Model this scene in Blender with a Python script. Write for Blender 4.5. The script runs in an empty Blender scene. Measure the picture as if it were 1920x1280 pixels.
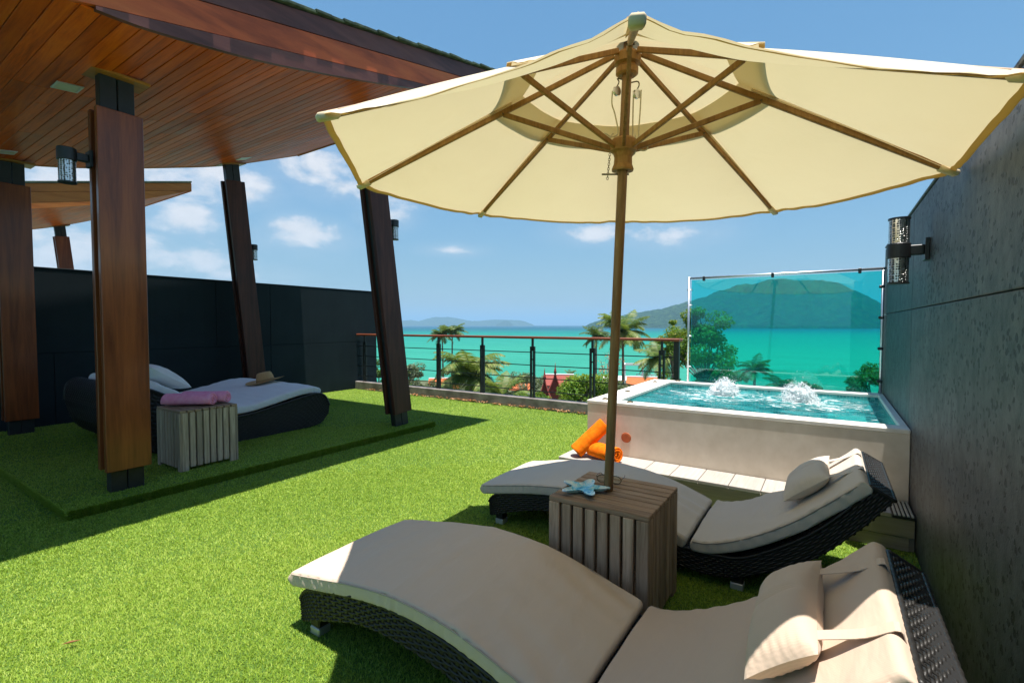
import bpy, bmesh, math, random
import numpy as np
from mathutils import Vector, Matrix
R = math.radians
random.seed(7)
rng = np.random.default_rng(11)
sc = bpy.context.scene
COL = sc.collection

# ------------------------------------------------------------------ camera
H = 1.35
FPX = 900.0
PITCH = math.atan(31 / FPX)
YAW = math.atan(595 / FPX)
cd = bpy.data.cameras.new('camera')
cam = bpy.data.objects.new('camera', cd)
COL.objects.link(cam)
cd.sensor_width = 36
cd.lens = FPX / 1920 * 36
cd.clip_start = 0.02
cd.clip_end = 120000
cam.location = (0, 0, H)
cam.rotation_euler = (math.pi / 2 - PITCH, 0, YAW)
sc.camera = cam

# ------------------------------------------------------------------ light
SUN = Vector((0.085, -0.05, 1.0)).normalized()      # direction to the sun
SUN_EL = math.asin(SUN.z)
SUN_AZ = math.atan2(SUN.x, SUN.y)
sl = bpy.data.lights.new('sun', 'SUN')
sun = bpy.data.objects.new('sun', sl)
COL.objects.link(sun)
sl.energy = 4.0
sl.angle = R(0.53)
sl.color = (1.0, 0.955, 0.89)
sun.rotation_euler = (-SUN).to_track_quat('-Z', 'Y').to_euler()
SKY_STRENGTH = 0.145
EXPOSURE = 1.17
sc.view_settings.view_transform = 'Standard'
sc.view_settings.look = 'None'
sc.view_settings.exposure = EXPOSURE
sc.view_settings.gamma = 1
sc.render.resolution_x = 1024
sc.render.resolution_y = 682
sc.render.engine = 'CYCLES'
sc.cycles.max_bounces = 10
sc.cycles.diffuse_bounces = 4
sc.cycles.transparent_max_bounces = 16
sc.cycles.volume_bounces = 0

# pixel (1920 x 1280 photograph) -> direction, used for the sky's clouds only
_fw = np.array([-math.sin(YAW) * math.cos(PITCH), math.cos(YAW) * math.cos(PITCH), -math.sin(PITCH)])
_rt = np.array([math.cos(YAW), math.sin(YAW), 0])
_up = np.cross(_rt, _fw)
def ray(x, y):
    d = _fw + _rt * (x - 960) / FPX - _up * (y - 640) / FPX
    return d
def at_dist(x, y, dist):
    """point seen in direction (x, y) of the photograph at a horizontal distance"""
    d = ray(x, y)
    t = dist / math.hypot(d[0], d[1])
    return np.array([0, 0, H]) + d * t

# ------------------------------------------------------------------ node helpers
class NT:
    def __init__(s, tree):
        s.t = tree
        s.n = tree.nodes
        s.l = tree.links
    def new(s, typ, **kw):
        n = s.n.new(typ)
        for k, v in kw.items():
            if k == 'ins':
                for a, b in v.items():
                    s.set(n, a, b)
            else:
                setattr(n, k, v)
        return n
    def set(s, n, key, val):
        i = n.inputs[key]
        if hasattr(val, 'is_linked') or hasattr(val, 'links'):
            s.l.new(val, i)
        else:
            if isinstance(val, (tuple, list)) and len(val) == 3 and i.type == 'RGBA':
                val = (*val, 1)
            i.default_value = val
    def math(s, op, a, b=0.0, c=None, clamp=False):
        n = s.new('ShaderNodeMath', operation=op, use_clamp=clamp)
        s.set(n, 0, a); s.set(n, 1, b)
        if c is not None: s.set(n, 2, c)
        return n.outputs[0]
    def mix(s, f, a, b, mode='MIX'):
        n = s.new('ShaderNodeMix', data_type='RGBA', blend_type=mode)
        s.set(n, 0, f); s.set(n, 6, a); s.set(n, 7, b)
        return n.outputs[2]
    def ramp(s, f, stops, interp='LINEAR'):
        n = s.new('ShaderNodeValToRGB')
        n.color_ramp.interpolation = interp
        e = n.color_ramp.elements
        while len(e) < len(stops): e.new(0.5)
        for el, (p, c) in zip(e, stops):
            el.position = p
            el.color = (*c, 1) if len(c) == 3 else c
        s.l.new(f, n.inputs[0])
        return n.outputs[0]
    def coord(s, kind='Object', scale=(1, 1, 1), loc=(0, 0, 0), rot=(0, 0, 0)):
        if kind == 'World':
            src = s.new('ShaderNodeNewGeometry').outputs['Position']
        else:
            src = s.new('ShaderNodeTexCoord').outputs[kind]
        if scale == (1, 1, 1) and loc == (0, 0, 0) and rot == (0, 0, 0): return src
        m = s.new('ShaderNodeMapping')
        s.l.new(src, m.inputs[0])
        m.inputs['Scale'].default_value = scale
        m.inputs['Location'].default_value = loc
        m.inputs['Rotation'].default_value = rot
        return m.outputs[0]
    def noise(s, vec, scale=5, detail=4, rough=0.55, dist=0.0):
        n = s.new('ShaderNodeTexNoise')
        s.l.new(vec, n.inputs['Vector'])
        n.inputs['Scale'].default_value = scale
        n.inputs['Detail'].default_value = detail
        n.inputs['Roughness'].default_value = rough
        n.inputs['Distortion'].default_value = dist
        return n.outputs['Fac']
    def bump(s, h, strength=0.3, dist=0.01, nrm=None):
        b = s.new('ShaderNodeBump')
        b.inputs['Strength'].default_value = strength
        b.inputs['Distance'].default_value = dist
        s.l.new(h, b.inputs['Height'])
        if nrm is not None: s.l.new(nrm, b.inputs['Normal'])
        return b.outputs[0]

def newmat(name):
    m = bpy.data.materials.new(name)
    m.use_nodes = True
    t = NT(m.node_tree)
    t.n.clear()
    t.out = t.new('ShaderNodeOutputMaterial')
    return m, t

def principled(t, **kw):
    p = t.new('ShaderNodeBsdfPrincipled')
    for k, v in kw.items():
        t.set(p, k.replace('_', ' '), v)
    return p

def simple(name, c1, c2=None, scale=(1, 1, 1), nscale=6, rough=0.5, metal=0.0, spec=0.5, bump=0.0, bdist=0.004,
           rand=0.0, kind='Object', detail=5, lo=0.3, hi=0.7, bscale=None, coat=0.0, r2=None):
    m, t = newmat(name)
    v = t.coord(kind, scale)
    n = t.noise(v, nscale, detail)
    col = t.ramp(n, [(lo, c1), (hi, c2 if c2 else c1)])
    if rand:
        oi = t.new('ShaderNodeObjectInfo')
        hsv = t.new('ShaderNodeHueSaturation')
        t.l.new(col, hsv.inputs['Color'])
        t.l.new(t.math('MULTIPLY_ADD', oi.outputs['Random'], rand * 2, 1 - rand), hsv.inputs['Value'])
        col = hsv.outputs[0]
    p = principled(t, Base_Color=col, Roughness=rough, Metallic=metal)
    p.inputs['Specular IOR Level'].default_value = spec
    p.inputs['Coat Weight'].default_value = coat
    p.inputs['Coat Roughness'].default_value = 0.15
    if r2 is not None:
        n3 = t.noise(v, nscale * 2.3, 4)
        mr = t.new('ShaderNodeMapRange')
        t.l.new(n3, mr.inputs[0]); mr.inputs[3].default_value = rough; mr.inputs[4].default_value = r2
        mr.inputs[1].default_value = 0.3; mr.inputs[2].default_value = 0.7
        t.l.new(mr.outputs[0], p.inputs['Roughness'])
    if bump:
        n2 = t.noise(v, bscale or nscale * 4, 6)
        t.l.new(t.bump(n2, bump, bdist), p.inputs['Normal'])
    t.l.new(p.outputs[0], t.out.inputs[0])
    return m

def wood(name, dark, mid, light, axis, rough=0.35, rand=0.2, grain=1.0, coat=0.0, bump=0.25, stretch=14.0, spec=0.35):
    m, t = newmat(name)
    s = [stretch * grain] * 3
    s['xyz'.index(axis)] = 0.9 * grain
    oi = t.new('ShaderNodeObjectInfo')
    tc = t.new('ShaderNodeTexCoord')
    add = t.new('ShaderNodeVectorMath', operation='ADD')
    t.l.new(tc.outputs['Object'], add.inputs[0])
    cmb = t.new('ShaderNodeCombineXYZ')
    r7 = t.math('MULTIPLY', oi.outputs['Random'], 37.0)
    for i in range(3): t.l.new(r7, cmb.inputs[i])
    t.l.new(cmb.outputs[0], add.inputs[1])
    mp = t.new('ShaderNodeMapping')
    mp.inputs['Scale'].default_value = s
    t.l.new(add.outputs[0], mp.inputs[0])
    n = t.noise(mp.outputs[0], 1.0, 8, 0.62, 1.2)
    fine = t.noise(mp.outputs[0], 6.0, 5, 0.6)
    f = t.math('ADD', t.math('MULTIPLY', n, 0.7), t.math('MULTIPLY', fine, 0.3))
    col = t.ramp(f, [(0.28, dark), (0.5, mid), (0.72, light)])
    big = t.noise(add.outputs[0], 2.2, 3)
    hsv = t.new('ShaderNodeHueSaturation')
    t.l.new(col, hsv.inputs['Color'])
    val = t.math('ADD', t.math('MULTIPLY_ADD', oi.outputs['Random'], rand * 2, 0.8 - rand), t.math('MULTIPLY', big, 0.4))
    t.l.new(val, hsv.inputs['Value'])
    p = principled(t, Base_Color=hsv.outputs[0])
    p.inputs['Specular IOR Level'].default_value = spec
    mr = t.new('ShaderNodeMapRange')
    t.l.new(big, mr.inputs[0]); mr.inputs[3].default_value = rough * 0.75; mr.inputs[4].default_value = rough * 1.35
    t.l.new(mr.outputs[0], p.inputs['Roughness'])
    p.inputs['Coat Weight'].default_value = coat
    p.inputs['Coat Roughness'].default_value = 0.12
    t.l.new(t.bump(f, bump, 0.002), p.inputs['Normal'])
    t.l.new(p.outputs[0], t.out.inputs[0])
    return m

# ------------------------------------------------------------------ world: sky with clouds
w = bpy.data.worlds.new('World')
sc.world = w
w.use_nodes = True
t = NT(w.node_tree)
t.n.clear()
wo = t.new('ShaderNodeOutputWorld')
bg = t.new('ShaderNodeBackground')
bg.inputs[1].default_value = SKY_STRENGTH
t.l.new(bg.outputs[0], wo.inputs[0])
sky = t.new('ShaderNodeTexSky', sky_type='NISHITA')
sky.sun_disc = False
sky.sun_elevation = SUN_EL
sky.sun_rotation = SUN_AZ
sky.altitude = 0
sky.air_density = 1.0
sky.dust_density = 0.0
sky.ozone_density = 3.0
tc = t.new('ShaderNodeTexCoord')
sep = t.new('ShaderNodeSeparateXYZ')
t.l.new(tc.outputs['Generated'], sep.inputs[0])
az = t.math('ARCTAN2', sep.outputs[0], sep.outputs[1])
el = t.math('ARCSINE', sep.outputs[2])
ae = t.new('ShaderNodeCombineXYZ')
t.l.new(az, ae.inputs[0]); t.l.new(el, ae.inputs[1])
clouds = []
def px_cloud(x, y, wx, hy, k=1.0):
    d = ray(x, y); d = d / np.linalg.norm(d)
    a0 = math.atan2(d[0], d[1]); e0 = math.asin(d[2])
    d2 = ray(x + wx, y); a1 = math.atan2(d2[0], d2[1])
    d3 = ray(x, y - hy); e1 = math.asin(d3[2] / np.linalg.norm(d3))
    clouds.append((a0, e0, abs(a1 - a0), abs(e1 - e0), k))
for c in [(565, 446, 74, 30), (545, 425, 46, 24), (1252, 440, 80, 24), (1110, 436, 60, 17), (595, 312, 85, 48), (640, 352, 46, 24), (705, 372, 58, 24),
          (480, 345, 50, 32), (470, 366, 60, 24), (345, 405, 70, 48), (300, 330, 110, 50), (400, 320, 80, 36), (330, 490, 120, 30), (455, 515, 80, 18),
          (120, 330, 190, 70), (150, 470, 190, 80), (20, 420, 150, 110), (848, 470, 42, 9), (720, 405, 40, 20), (-150, 400, 160, 120), (-420, 300, 200, 120)]:
    px_cloud(*c)
r2 = random.Random(5)
a = 0.75
while a < 5.0:                                     # the same broken cloud goes on round the horizon
    for q in range(2):
        clouds.append((((a + math.pi) % (2 * math.pi)) - math.pi, r2.uniform(0.14, 0.36), r2.uniform(0.05, 0.12), r2.uniform(0.02, 0.05), 1.0))
    a += r2.uniform(0.16, 0.4)
cur = None
for (a0, e0, wa, he, k) in clouds:
    s_ = t.new('ShaderNodeVectorMath', operation='SUBTRACT'); t.l.new(ae.outputs[0], s_.inputs[0]); s_.inputs[1].default_value = (a0, e0, 0)
    m_ = t.new('ShaderNodeVectorMath', operation='MULTIPLY'); t.l.new(s_.outputs[0], m_.inputs[0]); m_.inputs[1].default_value = (1 / wa, 1 / he, 0)
    l_ = t.new('ShaderNodeVectorMath', operation='LENGTH'); t.l.new(m_.outputs[0], l_.inputs[0])
    d_ = t.math('SUBTRACT', 1.0, l_.outputs['Value'])
    cur = d_ if cur is None else t.math('SMOOTH_MAX', cur, d_, 0.25)
cn = t.new('ShaderNodeMapping'); t.l.new(ae.outputs[0], cn.inputs[0]); cn.inputs['Scale'].default_value = (1.0, 1.7, 1.0)
n1 = t.noise(cn.outputs[0], 11.0, 9, 0.6, 0.3)
n2 = t.noise(cn.outputs[0], 34.0, 5, 0.6)
dens = t.math('ADD', t.math('MULTIPLY', cur, 0.75), t.math('MULTIPLY_ADD', n1, 2.3, -1.2))
dens = t.math('ADD', dens, t.math('MULTIPLY_ADD', n2, 0.4, -0.2))
mr = t.new('ShaderNodeMapRange', interpolation_type='SMOOTHSTEP')
t.l.new(dens, mr.inputs[0]); mr.inputs[1].default_value = -0.18; mr.inputs[2].default_value = 0.72
mask = t.math('MULTIPLY', mr.outputs[0], 0.82)
# thin veil of humid air low over the land side
veil = t.new('ShaderNodeMapRange'); t.l.new(cur, veil.inputs[0]); veil.inputs[1].default_value = -1.6; veil.inputs[2].default_value = 0.6
veil2 = t.math('MULTIPLY', t.math('POWER', veil.outputs[0], 2.0), t.math('MULTIPLY_ADD', n1, 0.7, -0.12, clamp=True))
mask = t.math('MAXIMUM', mask, veil2)
under = t.math('MULTIPLY_ADD', n2, 0.8, 2.6)
cc = t.new('ShaderNodeCombineXYZ'); t.l.new(under, cc.inputs[0]); t.l.new(t.math('MULTIPLY', under, 0.97), cc.inputs[1]); t.l.new(t.math('MULTIPLY', under, 0.97), cc.inputs[2])
hs = t.new('ShaderNodeHueSaturation'); t.l.new(sky.outputs[0], hs.inputs['Color'])
hs.inputs['Saturation'].default_value = 1.1
hs.inputs['Hue'].default_value = 0.485
bw = t.new('ShaderNodeRGBToBW'); t.l.new(sky.outputs[0], bw.inputs[0])
t.l.new(t.math('DIVIDE', 1.0, t.math('MULTIPLY_ADD', bw.outputs[0], 0.46, 1.0)), hs.inputs['Value'])
t.l.new(t.mix(mask, hs.outputs[0], cc.outputs[0]), bg.inputs[0])

# ------------------------------------------------------------------ mesh helpers
ROOT = {}                                            # root object -> its base location
def mesh_obj(name, verts, faces, mat, smooth=False, edges=()):
    me = bpy.data.meshes.new(name)
    me.from_pydata([tuple(map(float, v)) for v in verts], list(edges), [tuple(f) for f in faces])
    if smooth:
        me.polygons.foreach_set('use_smooth', [True] * len(me.polygons))
    me.update()
    if mat is not None: me.materials.append(mat)
    o = bpy.data.objects.new(name, me)
    COL.objects.link(o)
    return o
def tag(o, label=None, cat=None, group=None, kind=None):
    if label: o['label'] = label
    if cat: o['category'] = cat
    if group: o['group'] = group
    if kind: o['kind'] = kind
    return o
def thing(name, label, cat, loc=(0, 0, 0), group=None):
    o = bpy.data.objects.new(name, None)
    COL.objects.link(o)
    o.location = loc
    o.empty_display_size = 0.1
    ROOT[o.name] = np.array(loc, float)
    return tag(o, label, cat, group)
def part(name, vf, mat, parent, smooth=False, label=None, kind=None):
    """vf in world coordinates; parent is a thing, a part or None"""
    v, f = vf
    v = np.asarray(v, float)
    if parent is not None:
        base = ROOT[parent.name]
        v = v - base
    o = mesh_obj(name, v, f, mat, smooth)
    if parent is not None:
        o.parent = parent
        ROOT[o.name] = ROOT[parent.name]
    else:
        ROOT[o.name] = np.zeros(3)
    return tag(o, label=label, kind=kind)
def copy_tree(o, parent=None):
    c = o.copy(); COL.objects.link(c); c.parent = parent
    for ch in list(o.children): copy_tree(ch, c)
    return c
def join(*vfs):
    V, F, n = [], [], 0
    for v, f in vfs:
        V.extend(map(tuple, v)); F.extend(tuple(i + n for i in q) for q in f); n += len(v)
    return np.array(V), F
def xf(vf, M):
    v = np.asarray(vf[0], float)
    A = np.array(M)
    return v @ A[:3, :3].T + A[:3, 3], vf[1]

_CB = {}
def cbox(x0, x1, y0, y1, z0, z1, b=0.0):
    c = np.array([(x0 + x1) / 2, (y0 + y1) / 2, (z0 + z1) / 2])
    h = np.array([x1 - x0, y1 - y0, z1 - z0]) / 2
    return obox(c, np.eye(3), h, b)
def obox(c, ax, h, b=0.0):
    """chamfered box: centre, rows of ax are its axes, half sizes"""
    c = np.asarray(c, float); ax = np.asarray(ax, float); h = np.asarray(h, float)
    sg = (-1, 1)
    if b <= 0:
        V = [(sx, sy, sz) for sx in sg for sy in sg for sz in sg]
        F = [(0, 1, 3, 2), (4, 6, 7, 5), (0, 4, 5, 1), (2, 3, 7, 6), (0, 2, 6, 4), (1, 5, 7, 3)]
        V = np.array(V) * h
        return c + V @ ax, F
    b = min(b, 0.45 * h.min())
    idx, V, F = {}, [], []
    for a_ in range(3):
        for s in [(i, j, k) for i in sg for j in sg for k in sg]:
            v = np.array(s) * (h - b); v[a_] = s[a_] * h[a_]
            idx[(a_, s)] = len(V); V.append(v)
    V = np.array(V)
    def addf(ids):
        p = V[list(ids)]
        n = np.cross(p[1] - p[0], p[2] - p[0])
        F.append(tuple(ids) if n @ p.mean(0) > 0 else tuple(reversed(ids)))
    for a_ in range(3):
        u, v_ = [(1, 2), (0, 2), (0, 1)][a_]
        for s in sg:
            ids = []
            for (p, q) in ((-1, -1), (1, -1), (1, 1), (-1, 1)):
                k = [0, 0, 0]; k[a_] = s; k[u] = p; k[v_] = q
                ids.append(idx[(a_, tuple(k))])
            addf(ids)
    for a_, b_ in ((0, 1), (0, 2), (1, 2)):
        c_ = 3 - a_ - b_
        for sa in sg:
            for sb in sg:
                def key(axs, sc_):
                    k = [0, 0, 0]; k[a_] = sa; k[b_] = sb; k[c_] = sc_
                    return idx[(axs, tuple(k))]
                addf([key(a_, -1), key(a_, 1), key(b_, 1), key(b_, -1)])
    for s in [(i, j, k) for i in sg for j in sg for k in sg]:
        addf([idx[(a_, s)] for a_ in range(3)])
    return c + V @ ax, F
def bar(p, q, wdt, hgt, up=(0, 0, 1), b=0.002):
    """beam from p to q: width sideways, height along up"""
    p = np.asarray(p, float); q = np.asarray(q, float)
    d = q - p; L = np.linalg.norm(d); d /= L
    s = np.cross(d, up); s /= np.linalg.norm(s)
    u = np.cross(s, d)
    return obox((p + q) / 2, np.array([d, s, u]), (L / 2, wdt / 2, hgt / 2), b)
def tube(path, rad, n=8, cap=True):
    P = np.asarray(path, float)
    m = len(P)
    rad = np.full(m, rad) if np.isscalar(rad) else np.asarray(rad, float)
    T = np.gradient(P, axis=0); T /= np.linalg.norm(T, axis=1)[:, None] + 1e-12
    ref = np.array([0, 0, 1.0]) if abs(T[0][2]) < 0.9 else np.array([1.0, 0, 0])
    V, F = [], []
    s = np.cross(T[0], ref); s /= np.linalg.norm(s)
    for i in range(m):
        s = s - (s @ T[i]) * T[i]; s /= np.linalg.norm(s) + 1e-12
        u = np.cross(T[i], s)
        for k in range(n):
            a_ = 2 * math.pi * k / n
            V.append(P[i] + rad[i] * (math.cos(a_) * s + math.sin(a_) * u))
    for i in range(m - 1):
        for k in range(n):
            k2 = (k + 1) % n
            F.append((i * n + k, i * n + k2, (i + 1) * n + k2, (i + 1) * n + k))
    if cap:
        F.append(tuple(range(n - 1, -1, -1))); F.append(tuple((m - 1) * n + k for k in range(n)))
    return np.array(V), F
def lathe(prof, n=24, c=(0, 0, 0), axis=None):
    """prof: list of (r, z)"""
    V, F = [], []
    m = len(prof)
    for r_, z_ in prof:
        for k in range(n):
            a_ = 2 * math.pi * k / n
            V.append((r_ * math.cos(a_), r_ * math.sin(a_), z_))
    for i in range(m - 1):
        for k in range(n):
            k2 = (k + 1) % n
            F.append((i * n + k, i * n + k2, (i + 1) * n + k2, (i + 1) * n + k))
    V = np.array(V)
    if axis is not None:
        q = Vector((0, 0, 1)).rotation_difference(Vector(axis)).to_matrix()
        V = V @ np.array(q).T
    return V + np.asarray(c, float), F
def cyl(c0, c1, r_, n=16):
    return tube([c0, c1], r_, n)
def grid(fn, nu, nv, closed_u=False, closed_v=False):
    V = [fn(i / (nu if closed_u else nu - 1), j / (nv if closed_v else nv - 1)) for i in range(nu) for j in range(nv)]
    F = []
    for i in range(nu if closed_u else nu - 1):
        for j in range(nv if closed_v else nv - 1):
            a_ = i * nv + j; b_ = i * nv + (j + 1) % nv
            c_ = ((i + 1) % nu) * nv + (j + 1) % nv; d_ = ((i + 1) % nu) * nv + j
            F.append((a_, d_, c_, b_))
    return np.array(V), F
def prism(poly, lo, hi, axis='x'):
    """extrude a 2-D polygon along an axis"""
    V = []
    n = len(poly)
    for s in (lo, hi):
        for (a_, b_) in poly:
            V.append({'x': (s, a_, b_), 'y': (a_, s, b_), 'z': (a_, b_, s)}[axis])
    F = [tuple(range(n)), tuple(range(2 * n - 1, n - 1, -1))]
    F += [(i, n + i, n + (i + 1) % n, (i + 1) % n) for i in range(n)]
    V = np.array(V)
    return V, F
def fixn(o):
    bm = bmesh.new(); bm.from_mesh(o.data)
    bmesh.ops.recalc_face_normals(bm, faces=bm.faces)
    bm.to_mesh(o.data); bm.free()
    return o
def spline(pts, n):
    """Catmull-Rom resample"""
    P = np.asarray(pts, float)
    P2 = np.vstack([2 * P[0] - P[1], P, 2 * P[-1] - P[-2]])
    out = []
    m = len(P) - 1
    for i in range(n):
        x = i / (n - 1) * m
        k = min(int(x), m - 1); u = x - k
        p0, p1, p2, p3 = P2[k], P2[k + 1], P2[k + 2], P2[k + 3]
        out.append(0.5 * (2 * p1 + (p2 - p0) * u + (2 * p0 - 5 * p1 + 4 * p2 - p3) * u * u + (3 * p1 - p0 - 3 * p2 + p3) * u ** 3))
    return np.array(out)
def vnoise(p, s=1.0, seed=0):
    from mathutils import noise as mn
    return mn.noise(Vector((p[0] * s + seed * 7.3, p[1] * s - seed * 3.1, p[2] * s + seed)))

# ------------------------------------------------------------------ materials
M = {}
M['soffit'] = wood('soffit_teak', (0.24, 0.032, 0.002), (0.62, 0.10, 0.004), (0.80, 0.175, 0.012), 'x', rough=0.42, rand=0.22, spec=0.14)
M['fascia_red'] = wood('fascia_red', (0.16, 0.025, 0.008), (0.55, 0.095, 0.024), (0.70, 0.16, 0.04), 'y', rough=0.45, rand=0.05, grain=0.45, stretch=5)
M['fascia_dark'] = wood('fascia_dark', (0.04, 0.014, 0.013), (0.13, 0.042, 0.034), (0.21, 0.075, 0.055), 'y', rough=0.45, rand=0.1, grain=0.5, stretch=8)
M['fascia_pale'] = wood('fascia_pale', (0.32, 0.075, 0.012), (0.54, 0.145, 0.024), (0.64, 0.20, 0.04), 'y', rough=0.6, rand=0.1, grain=0.5)
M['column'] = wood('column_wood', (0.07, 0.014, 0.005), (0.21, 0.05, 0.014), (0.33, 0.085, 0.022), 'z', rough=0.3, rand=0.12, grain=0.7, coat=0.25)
M['column_shaded'] = wood('column_shaded', (0.025, 0.010, 0.008), (0.07, 0.024, 0.017), (0.12, 0.04, 0.026), 'z', rough=0.42, rand=0.1, grain=0.7, spec=0.25)  # column wood for the rear posts, shade of their turned-away faces painted in
M['trim'] = wood('trim_wood', (0.20, 0.07, 0.012), (0.32, 0.12, 0.02), (0.42, 0.17, 0.03), 'y', rough=0.35)
M['steel_black'] = simple('black_steel', (0.012, 0.013, 0.014), (0.02, 0.021, 0.023), nscale=20, rough=0.45, bump=0.05)
M['shingle'] = simple('shingle', (0.03, 0.045, 0.028), (0.10, 0.12, 0.07), nscale=14, rough=0.9, bump=0.5, rand=0.3)
M['weathered_x'] = wood('weathered_x', (0.13, 0.08, 0.048), (0.32, 0.21, 0.135), (0.46, 0.33, 0.235), 'x', rough=0.8, rand=0.16, grain=2.2, bump=0.7, stretch=16)
M['weathered_y'] = wood('weathered_y', (0.10, 0.08, 0.062), (0.24, 0.19, 0.155), (0.36, 0.30, 0.25), 'y', rough=0.8, rand=0.16, grain=2.2, bump=0.7, stretch=16)
M['weathered_z'] = wood('weathered_z', (0.16, 0.10, 0.06), (0.42, 0.285, 0.19), (0.58, 0.43, 0.31), 'z', rough=0.8, rand=0.2, grain=2.2, bump=0.7, stretch=16)
M['weathered_grey'] = wood('weathered_grey', (0.18, 0.13, 0.09), (0.40, 0.30, 0.215), (0.56, 0.45, 0.345), 'z', rough=0.8, rand=0.2, grain=2.2, bump=0.7, stretch=16)
M['umb_wood'] = wood('umbrella_wood', (0.17, 0.075, 0.018), (0.32, 0.16, 0.045), (0.44, 0.24, 0.08), 'z', rough=0.5, rand=0.1, grain=1.6)
M['umb_pole'] = wood('umbrella_pole', (0.14, 0.07, 0.025), (0.27, 0.15, 0.065), (0.38, 0.24, 0.12), 'z', rough=0.5, rand=0.02, grain=1.6)
M['handrail'] = wood('handrail_wood', (0.12, 0.03, 0.012), (0.26, 0.065, 0.028), (0.36, 0.11, 0.05), 'x', rough=0.4)
M['stainless'] = simple('stainless', (0.72, 0.73, 0.74), (0.82, 0.83, 0.84), nscale=30, rough=0.42, metal=1.0)
M['brass_dark'] = simple('aged_brass', (0.10, 0.08, 0.05), (0.2, 0.16, 0.1), nscale=40, rough=0.45, metal=0.8)
M['rope'] = simple('rope', (0.55, 0.48, 0.33), (0.72, 0.66, 0.5), nscale=120, rough=0.9)
M['white_cap'] = simple('aluminium_cap', (0.5, 0.52, 0.5), (0.6, 0.62, 0.6), rough=0.4, metal=0.6)
M['hat'] = simple('straw', (0.42, 0.24, 0.09), (0.62, 0.40, 0.18), scale=(30, 30, 90), nscale=3, rough=0.85, bump=0.5)
M['towel_pink'] = simple('pink_terry', (0.88, 0.28, 0.46), (0.94, 0.40, 0.56), nscale=26, rough=0.95, bump=0.7, bdist=0.006, bscale=260, spec=0.1)
M['towel_orange'] = simple('orange_terry', (0.85, 0.14, 0.004), (0.9, 0.22, 0.008), nscale=26, rough=0.95, bump=0.7, bdist=0.006, bscale=260, spec=0.1)
M['plug'] = simple('rust_plastic', (0.30, 0.075, 0.025), (0.42, 0.12, 0.04), nscale=20, rough=0.55)
M['pool_shell'] = simple('pool_plaster', (0.60, 0.52, 0.42), (0.71, 0.63, 0.53), nscale=9, rough=0.8, bump=0.15, bscale=300, bdist=0.002, kind='World')
M['pool_rim'] = simple('pool_rim', (0.70, 0.66, 0.59), (0.78, 0.74, 0.68), nscale=14, rough=0.6, bump=0.1, bscale=200, kind='World')
M['deck_tile'] = simple('deck_tile', (0.36, 0.32, 0.285), (0.45, 0.41, 0.37), scale=(40, 2, 40), nscale=2, rough=0.75, bump=0.2, rand=0.06)
M['bench_board'] = simple('bench_board', (0.26, 0.225, 0.17), (0.34, 0.30, 0.24), scale=(1.5, 20, 30), nscale=2, rough=0.7, bump=0.2, rand=0.05)
M['concrete'] = simple('concrete', (0.12, 0.10, 0.09), (0.30, 0.27, 0.25), nscale=5, rough=0.9, bump=0.5, detail=9, bdist=0.008)
M['cream_cushion'] = None
M['slab'] = simple('slab', (0.3, 0.29, 0.27), rough=0.9)
M['soil'] = simple('soil', (0.10, 0.085, 0.05), (0.08, 0.12, 0.03), nscale=0.15, rough=1.0, detail=8)
M['render_white'] = simple('white_render', (0.70, 0.69, 0.66), (0.8, 0.79, 0.77), nscale=1.2, rough=0.85)
M['roof_orange'] = simple('orange_tiles', (0.42, 0.09, 0.02), (0.56, 0.15, 0.04), scale=(1, 6, 1), nscale=3, rough=0.8, bump=0.4, bdist=0.05)
M['roof_red'] = simple('red_roof', (0.20, 0.025, 0.015), (0.30, 0.045, 0.025), scale=(3, 3, 6), nscale=2, rough=0.7, bump=0.3, bdist=0.03)
M['dark_glass'] = simple('dark_window', (0.03, 0.04, 0.045), rough=0.1)
M['bark'] = simple('bark', (0.10, 0.075, 0.05), (0.22, 0.175, 0.13), scale=(1, 1, 3), nscale=5, rough=0.95, bump=0.6, bdist=0.03)
M['bark_pale'] = simple('pale_bark', (0.26, 0.2, 0.16), (0.4, 0.32, 0.27), scale=(1, 1, 3), nscale=5, rough=0.95, bump=0.6, bdist=0.03)

def leaf_mat(name, a_, b_, c_, trans=0.35, rough=0.5):
    m, t = newmat(name)
    at = t.new('ShaderNodeAttribute', attribute_name='tone')
    col = t.ramp(at.outputs['Fac'], [(0.0, a_), (0.55, b_), (1.0, c_)])
    p = principled(t, Base_Color=col, Roughness=rough)
    p.inputs['Specular IOR Level'].default_value = 0.3
    tr = t.new('ShaderNodeBsdfTranslucent')
    t.l.new(t.mix(0.5, col, (0.35, 0.45, 0.03), 'MIX'), tr.inputs[0])
    mx = t.new('ShaderNodeMixShader'); mx.inputs[0].default_value = trans
    t.l.new(p.outputs[0], mx.inputs[1]); t.l.new(tr.outputs[0], mx.inputs[2])
    t.l.new(mx.outputs[0], t.out.inputs[0])
    return m
M['turf_blade'] = leaf_mat('turf_blade', (0.15, 0.275, 0.02), (0.33, 0.475, 0.052), (0.51, 0.61, 0.125), 0.3, 0.6)
M['leaf_bright'] = leaf_mat('leaf_bright', (0.04, 0.11, 0.01), (0.14, 0.27, 0.02), (0.30, 0.38, 0.04), 0.4)
M['leaf_mid'] = leaf_mat('leaf_mid', (0.025, 0.07, 0.012), (0.065, 0.15, 0.02), (0.17, 0.23, 0.035), 0.35)
M['leaf_grey'] = leaf_mat('leaf_grey', (0.06, 0.09, 0.04), (0.15, 0.19, 0.10), (0.30, 0.33, 0.22), 0.3)
M['leaf_yellow'] = leaf_mat('leaf_yellow', (0.04, 0.10, 0.012), (0.11, 0.22, 0.02), (0.38, 0.34, 0.05), 0.4)
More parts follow.
